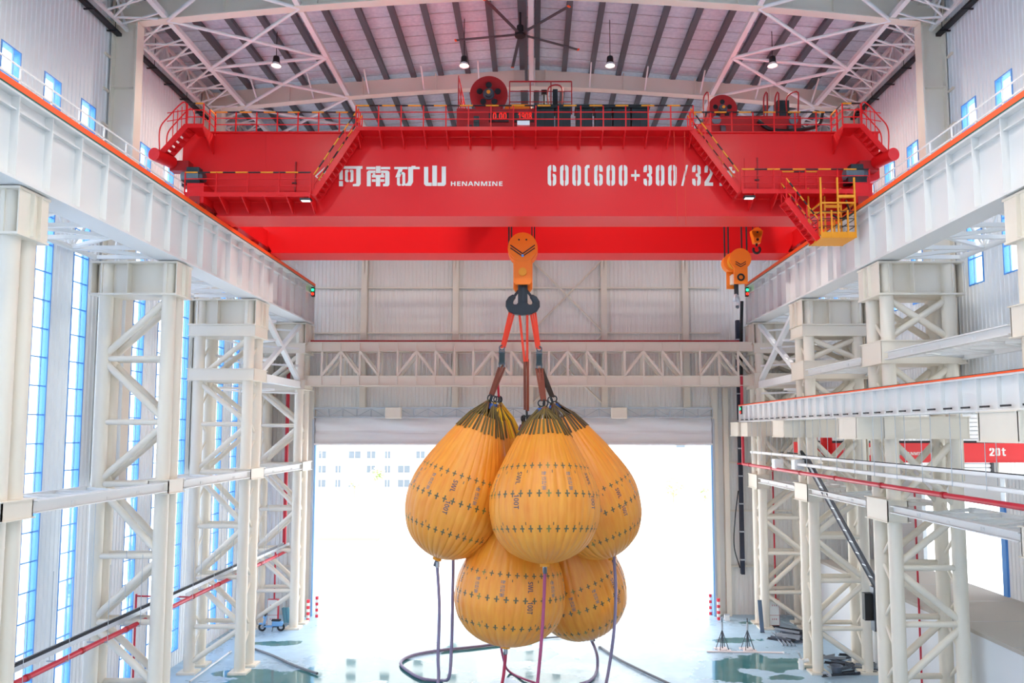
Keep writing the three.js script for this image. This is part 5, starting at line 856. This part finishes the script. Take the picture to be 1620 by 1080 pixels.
// ------------------------------------------------------------------ things on the floor
{
  for (const [x, z, n] of [[-17.75, -50.6, 'left'], [16.45, -50.6, 'right']]) {
    const t = thing('fire_cabinet', 'white fire extinguisher cabinet with red sides by the far ' + n + ' tower', 'cabinet', V(x, 0, z), 'fire cabinets');
    box(t, 'cabinet_body', M.redPipe, x - 0.36, x + 0.36, 0.12, 1.85, z - 0.28, z); box(t, 'cabinet_door', M.white, x - 0.33, x + 0.33, 0.82, 1.83, z, z + 0.03); box(t, 'cabinet_door', M.white, x - 0.33, x + 0.33, 0.15, 0.79, z, z + 0.03); box(t, 'plinth', M.dark, x - 0.33, x + 0.33, 0, 0.12, z - 0.26, z - 0.02);
    const g = []; for (const [a, b, w] of [[-0.16, 1.42, 0.06], [-0.02, 1.42, 0.06], [0.11, 1.42, 0.06], [-0.16, 0.5, 0.07], [-0.03, 0.5, 0.07], [0.1, 0.5, 0.08]]) { g.push(gbox(x + a, x + a + w, b, b + 0.02, z + 0.03, z + 0.035), gbox(x + a, x + a + w, b + 0.05, b + 0.07, z + 0.03, z + 0.035), gbox(x + a + w / 2 - 0.012, x + a + w / 2 + 0.012, b, b + 0.1, z + 0.03, z + 0.035)); } joined(t, 'red_lettering', M.redPipe, g);
  }
  const postMat = [S(0xe8384a, 0.6), M.white];
  for (const [px, py, n] of [[487, 982, 'nearer post at the left door jamb'], [501, 976, 'farther post at the left door jamb'], [1137, 980, 'nearer post at the right door jamb'], [1124, 972, 'farther post at the right door jamb']]) { const p = onFloor(px, py), t = thing('bollard', 'red and white banded guard post, ' + n, 'bollard', p, 'guard posts at the doorway'); for (let k = 0; k < 7; k++) tube(t, k % 2 ? 'white_band' : 'red_band', postMat[(k + 0) % 2], V(p.x, k * 0.21, p.z), V(p.x, k * 0.21 + 0.21, p.z), 0.11, UC32); }
  // motor scooter
  const s = onFloor(430, 998), sc = thing('motor_scooter', 'light blue motor scooter parked beside the left fire cabinet', 'scooter', s), bl = S(0x7ab0e0, 0.35), q = (x, y, z = 0) => V(s.x + x, y, s.z + z);
  for (const x of [-0.65, 0.6]) { const w = put(sc, 'wheel', new THREE.TorusGeometry(0.2, 0.065, 10, 24), M.black); w.position.set(x, 0.26, 0); tube(sc, 'hub', M.galv, q(x, 0.26, -0.05), q(x, 0.26, 0.05), 0.09); }
  bar(sc, 'front_shield', bl, q(-0.52, 0.4), q(-0.42, 0.95), 0.4, 0.06, V(1, 0, 0)); tube(sc, 'fork', M.galv, q(-0.65, 0.26, 0.09), q(-0.48, 0.95, 0.05), 0.03, UC8); tube(sc, 'steering_column', M.dark, q(-0.48, 0.9), q(-0.42, 1.1), 0.035, UC8); bar(sc, 'handlebar', M.dark, q(-0.42, 1.08, -0.28), q(-0.42, 1.08, 0.28), 0.04); box(sc, 'footboard', bl, s.x - 0.48, s.x + 0.05, 0.28, 0.36, s.z - 0.15, s.z + 0.15);
  const body = put(sc, 'rear_body', new RoundedBoxGeometry(0.75, 0.36, 0.3, 3, 0.12), bl); body.position.set(0.38, 0.5, 0); const fn = put(sc, 'front_fender', new RoundedBoxGeometry(0.42, 0.12, 0.16, 2, 0.05), bl); fn.position.set(-0.65, 0.48, 0); const seat = put(sc, 'seat', new RoundedBoxGeometry(0.6, 0.12, 0.26, 2, 0.05), M.black); seat.position.set(0.28, 0.72, 0); const hd = put(sc, 'headlight', new THREE.SphereGeometry(0.1, 12, 10), bl); hd.position.set(-0.52, 0.9, 0.0); tube(sc, 'kick_stand', M.dark, q(0.05, 0.0, 0.12), q(0.1, 0.3, 0.05), 0.02, UC8);
  // foam rolls by the left tower
  const fo = S(0x6fb2c8, 0.7); [[452, 988, 0.0, 1.0, -0.25], [457, 988, 0.25, 1.0, -0.25]].forEach(([px, py, dx, h, lean], i) => { const p = onFloor(px, py), t = thing('foam_roll', 'teal foam roll leaning on the far left tower, ' + ['left', 'right'][i] + ' of the pair', 'roll', p); tube(t, 'roll_body', fo, V(p.x, 0.15, p.z), V(p.x + lean, 1.1, p.z - 0.25), 0.14, UC32); tube(t, 'roll_core', M.dark, V(p.x + lean, 1.09, p.z - 0.248), V(p.x + lean * 1.01, 1.12, p.z - 0.255), 0.05); });
  { const p = onFloor(480, 984), t = thing('foam_roll', 'teal foam roll lying slanted between tower and door jamb', 'roll', p); tube(t, 'roll_body', fo, V(p.x, 0.16, p.z), V(p.x - 0.75, 0.75, p.z - 0.2), 0.16, UC32); tube(t, 'roll_core', M.dark, V(p.x + 0.01, 0.15, p.z), V(p.x - 0.03, 0.18, p.z), 0.05); }
  // dark steel post by the right tower
  { const p = onFloor(1206, 1000), t = thing('steel_post', 'grey steel plank standing against the far right tower leg', 'post', p); bar(t, 'plank', S(0x5c7088, 0.5), V(p.x, 0, p.z), V(p.x - 0.06, 2.05, p.z - 0.25), 0.26, 0.07); box(t, 'foot', M.steel, p.x - 0.15, p.x + 0.15, 0, 0.02, p.z - 0.1, p.z + 0.1); }
  // two pump stands on a pinkish frame
  const pk = S(0xf0e2e2, 0.6); [[1143, 1028, 'left'], [1183, 1028, 'right']].forEach(([px, py, n]) => { const p = onFloor(px, py), t = thing('jack_stand', 'slim tripod stand with a tall spindle near the puddle, the ' + n + ' one', 'stand', p, 'tripod stands'); tube(t, 'spindle', M.steel, V(p.x, 0.1, p.z), V(p.x, 1.9, p.z), 0.035); tube(t, 'spindle_sleeve', M.galv, V(p.x, 1.2, p.z), V(p.x, 1.65, p.z), 0.06); for (let k = 0; k < 4; k++) { const a = k * Math.PI / 2 + 0.6; bar(t, 'stay', M.steel, V(p.x, 1.2, p.z), V(p.x + Math.cos(a) * 0.4, 0.08, p.z + Math.sin(a) * 0.4), 0.04); box(t, 'foot', pk, p.x + Math.cos(a) * 0.4 - 0.12, p.x + Math.cos(a) * 0.4 + 0.12, 0, 0.08, p.z + Math.sin(a) * 0.4 - 0.12, p.z + Math.sin(a) * 0.4 + 0.12); } tube(t, 'base_ring', pk, V(p.x, 0.02, p.z), V(p.x, 0.12, p.z), 0.3, UC32); });
  { const a = onFloor(1118, 1031), b = onFloor(1238, 1033), t = thing('ground_beam', 'thin pale pink bar lying on the wet floor by the stands', 'bar', a); bar(t, 'bar_body', pk, V(a.x, 0.04, a.z), V(b.x, 0.04, b.z), 0.12, 0.06); box(t, 'end_cap', M.white, b.x, b.x + 0.1, 0, 0.09, b.z - 0.08, b.z + 0.08); }
  // scrap: steel off-cuts around the third right tower
  const sm = [S(0x4a515c, 0.5, { metalness: 0.3 }), S(0x6a7280, 0.5, { metalness: 0.3 }), S(0x2e333c, 0.5), S(0x9aa2ac, 0.5)];
  for (let i = 0; i < 44; i++) {
    const far = i < 22, base = far ? onFloor(rr(1232, 1268), rr(996, 1018)) : onFloor(rr(1302, 1392), rr(1040, 1072)), L = rr(0.7, 1.9), a = far ? rr(0.6, 1.1) : rr(-0.5, 1.6), y = 0.03 + (i % 4) * 0.05, d = V(Math.cos(a) * L / 2, rr(0, 0.05), Math.sin(a) * L / 2);
    const t = thing('steel_offcut', (far ? 'dark steel off-cut strip in the scrap heap behind the third right tower' : 'dark steel off-cut strip in the scrap heap inside the third right tower'), 'scrap', base.clone(), far ? 'off-cuts behind the third right tower' : 'off-cuts inside the third right tower');
    const c = base.clone().setY(y); const mt = sm[i % 4]; bar(t, 'flat_leg', mt, c.clone().sub(d), c.clone().add(d), rr(0.1, 0.2), 0.03, V(0, 1, 0)); bar(t, 'upright_leg', mt, c.clone().sub(d).add(V(0.05, 0.05, 0)), c.clone().add(d).add(V(0.05, 0.05, 0)), 0.03, 0.12, V(0, 1, 0));
  }
  for (let i = 0; i < 4; i++) { const a = onFloor(1222 + i * 5, 1002), b = onFloor(1240 + i * 6, 1022), t = thing('steel_channel', 'long grey steel channel laid on the floor, ' + ['first', 'second', 'third', 'fourth'][i] + ' from the left', 'steel bar', a.clone(), 'channels on the floor'); bar(t, 'channel_web', sm[1], V(a.x, 0.05, a.z), V(b.x, 0.05, b.z), 0.1, 0.03); bar(t, 'channel_flange', sm[3], V(a.x - 0.05, 0.07, a.z), V(b.x - 0.05, 0.07, b.z), 0.02, 0.1); }
  { const p = onFloor(1324, 1066), t = thing('waste_bin', 'grey-blue open plastic tub beside the scrap heap', 'tub', p); const w = S(0x6a7484, 0.6); const g = new THREE.CylinderGeometry(0.34, 0.26, 0.45, 4, 1, true); const m = put(t, 'tub_wall', new THREE.LatheGeometry([[0.0, 0.02], [0.24, 0.02], [0.3, 0.42], [0.34, 0.42], [0.34, 0.46], [0.28, 0.46], [0.22, 0.05], [0, 0.05]].map((v) => new THREE.Vector2(...v)), 20), w); put(t, 'tub_rim', new THREE.TorusGeometry(0.34, 0.02, 6, 24).rotateX(Math.PI / 2), w).position.y = 0.45; }
  { const p = onFloor(1268, 1058), t = thing('valve_fitting', 'white pipe valve fitting at the foot of the third right tower', 'valve', p); tube(t, 'valve_body', M.white, V(p.x, 0, p.z), V(p.x, 0.55, p.z), 0.16); tube(t, 'valve_neck', M.galv, V(p.x, 0.55, p.z), V(p.x - 0.15, 0.9, p.z), 0.05); tube(t, 'valve_arm', M.white, V(p.x, 0.4, p.z), V(p.x + 0.4, 0.5, p.z), 0.1); }
  { const p = onFloor(1150, 981), t = thing('utility_box', 'small white box on the floor right of the doorway', 'box', p); box(t, 'box_body', M.white, p.x - 0.16, p.x + 0.16, 0, 0.4, p.z - 0.15, p.z + 0.15); box(t, 'box_lid', M.galv, p.x - 0.17, p.x + 0.17, 0.4, 0.43, p.z - 0.16, p.z + 0.16); }
}
// ------------------------------------------------------------------ outside
{
  const gr = structure('ground_outside', 'sun-bleached concrete yard outside the far door', 'ground', V(0, -0.1, -100)); M.yard = S(0xe2e4e6, 0.9);
  box(gr, 'yard_slab', M.yard, -260, 260, -0.4, -0.06, -420, ZF - 0.4); box(gr, 'yard_slab', M.yard, -260, XL - 0.35, -0.4, -0.06, ZF - 0.4, 200); box(gr, 'yard_slab', M.yard, XLEAN + 0.35, 260, -0.4, -0.06, ZF - 0.4, 200); box(gr, 'yard_slab', M.yard, XL - 0.35, XLEAN + 0.35, -0.4, -0.06, ZN + 0.4, 200);
  const lawn = thing('lawn_strip', 'narrow green lawn strip with kerb across the yard', 'lawn', V(-27, 0, -90)); box(lawn, 'turf', S(0x8ea85c, 0.95), -60, -19, -0.06, 0.05, -92, -89); box(lawn, 'kerb', S(0xd8dcb8, 0.9), -60, -19, -0.06, 0.12, -89, -88.7);
  const wallM = S(0xf4f2ee, 0.9), winM = S(0x5c6670, 0.4), frameM = S(0xa8acb0, 0.6);
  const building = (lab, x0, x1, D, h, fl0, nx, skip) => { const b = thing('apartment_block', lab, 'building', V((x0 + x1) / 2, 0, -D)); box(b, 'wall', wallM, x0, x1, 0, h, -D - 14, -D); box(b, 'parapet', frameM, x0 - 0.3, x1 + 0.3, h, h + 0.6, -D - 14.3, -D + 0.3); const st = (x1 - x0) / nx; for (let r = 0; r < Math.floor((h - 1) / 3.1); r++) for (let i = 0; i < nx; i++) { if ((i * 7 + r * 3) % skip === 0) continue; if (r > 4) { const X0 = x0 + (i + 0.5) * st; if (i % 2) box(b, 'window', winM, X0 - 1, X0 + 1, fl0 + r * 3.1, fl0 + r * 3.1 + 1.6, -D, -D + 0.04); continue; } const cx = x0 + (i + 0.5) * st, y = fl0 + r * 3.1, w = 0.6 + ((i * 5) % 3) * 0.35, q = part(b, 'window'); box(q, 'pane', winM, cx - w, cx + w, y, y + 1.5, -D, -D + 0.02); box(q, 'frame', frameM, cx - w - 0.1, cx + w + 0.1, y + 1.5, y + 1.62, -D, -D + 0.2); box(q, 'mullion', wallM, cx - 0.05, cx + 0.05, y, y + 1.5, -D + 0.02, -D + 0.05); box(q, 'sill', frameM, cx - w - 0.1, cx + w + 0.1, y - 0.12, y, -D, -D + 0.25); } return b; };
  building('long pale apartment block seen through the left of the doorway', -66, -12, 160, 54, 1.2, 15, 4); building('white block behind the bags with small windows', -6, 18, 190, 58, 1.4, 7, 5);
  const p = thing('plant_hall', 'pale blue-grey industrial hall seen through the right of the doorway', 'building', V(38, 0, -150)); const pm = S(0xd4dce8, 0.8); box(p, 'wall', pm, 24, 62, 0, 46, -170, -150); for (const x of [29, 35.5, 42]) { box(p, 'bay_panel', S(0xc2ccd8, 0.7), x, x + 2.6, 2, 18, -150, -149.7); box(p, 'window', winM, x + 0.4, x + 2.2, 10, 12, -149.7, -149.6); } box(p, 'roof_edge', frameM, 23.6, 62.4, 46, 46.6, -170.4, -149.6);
  const c = thing('yard_canopy', 'flat white canopy on posts in the yard right of the bags', 'canopy', V(22, 0, -92)); box(c, 'roof', wallM, 17.5, 32, 3.5, 4.0, -96, -90); for (const x of [17.9, 24, 31]) box(c, 'post', frameM, x - 0.15, x + 0.15, 0, 3.5, -90.6, -90.3); box(c, 'beam', frameM, 17.5, 32, 3.25, 3.5, -90.6, -90.3);
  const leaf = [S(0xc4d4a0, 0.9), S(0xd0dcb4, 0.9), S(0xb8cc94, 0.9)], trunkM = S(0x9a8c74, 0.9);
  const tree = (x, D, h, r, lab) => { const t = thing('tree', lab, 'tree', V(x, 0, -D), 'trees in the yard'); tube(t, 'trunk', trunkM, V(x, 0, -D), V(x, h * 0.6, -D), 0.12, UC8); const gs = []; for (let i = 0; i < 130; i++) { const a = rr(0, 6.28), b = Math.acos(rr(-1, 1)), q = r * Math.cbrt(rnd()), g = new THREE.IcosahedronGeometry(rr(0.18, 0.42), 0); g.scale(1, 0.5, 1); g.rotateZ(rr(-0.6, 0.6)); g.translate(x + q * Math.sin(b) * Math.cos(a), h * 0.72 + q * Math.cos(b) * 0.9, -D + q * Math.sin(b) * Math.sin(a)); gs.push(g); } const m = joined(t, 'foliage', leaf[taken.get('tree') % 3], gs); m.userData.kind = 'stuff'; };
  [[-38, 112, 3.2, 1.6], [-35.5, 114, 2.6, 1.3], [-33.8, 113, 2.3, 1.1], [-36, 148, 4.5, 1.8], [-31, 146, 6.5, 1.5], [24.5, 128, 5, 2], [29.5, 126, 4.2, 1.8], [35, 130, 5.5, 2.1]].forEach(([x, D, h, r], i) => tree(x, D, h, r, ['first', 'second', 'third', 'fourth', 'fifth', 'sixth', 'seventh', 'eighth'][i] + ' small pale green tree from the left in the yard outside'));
  for (const [x, i] of [[-45.5, 0], [-41.5, 1]]) { const t = thing('lamp_post', 'thin white yard lamp post before the apartment block, ' + (i ? 'right' : 'left') + ' one', 'lamp post', V(x, 0, -140)); tube(t, 'pole', frameM, V(x, 0, -140), V(x, 9, -140), 0.1, UC8); bar(t, 'arm', frameM, V(x, 9, -140), V(x + 1, 9.2, -140), 0.08); }
}
// ------------------------------------------------------------------ hand over
const renderer = new THREE.WebGLRenderer({ antialias: true });
renderer.toneMapping = THREE.LinearToneMapping;
renderer.toneMappingExposure = EXPOSURE;
renderer.shadowMap.enabled = true;
renderer.render(scene, camera);
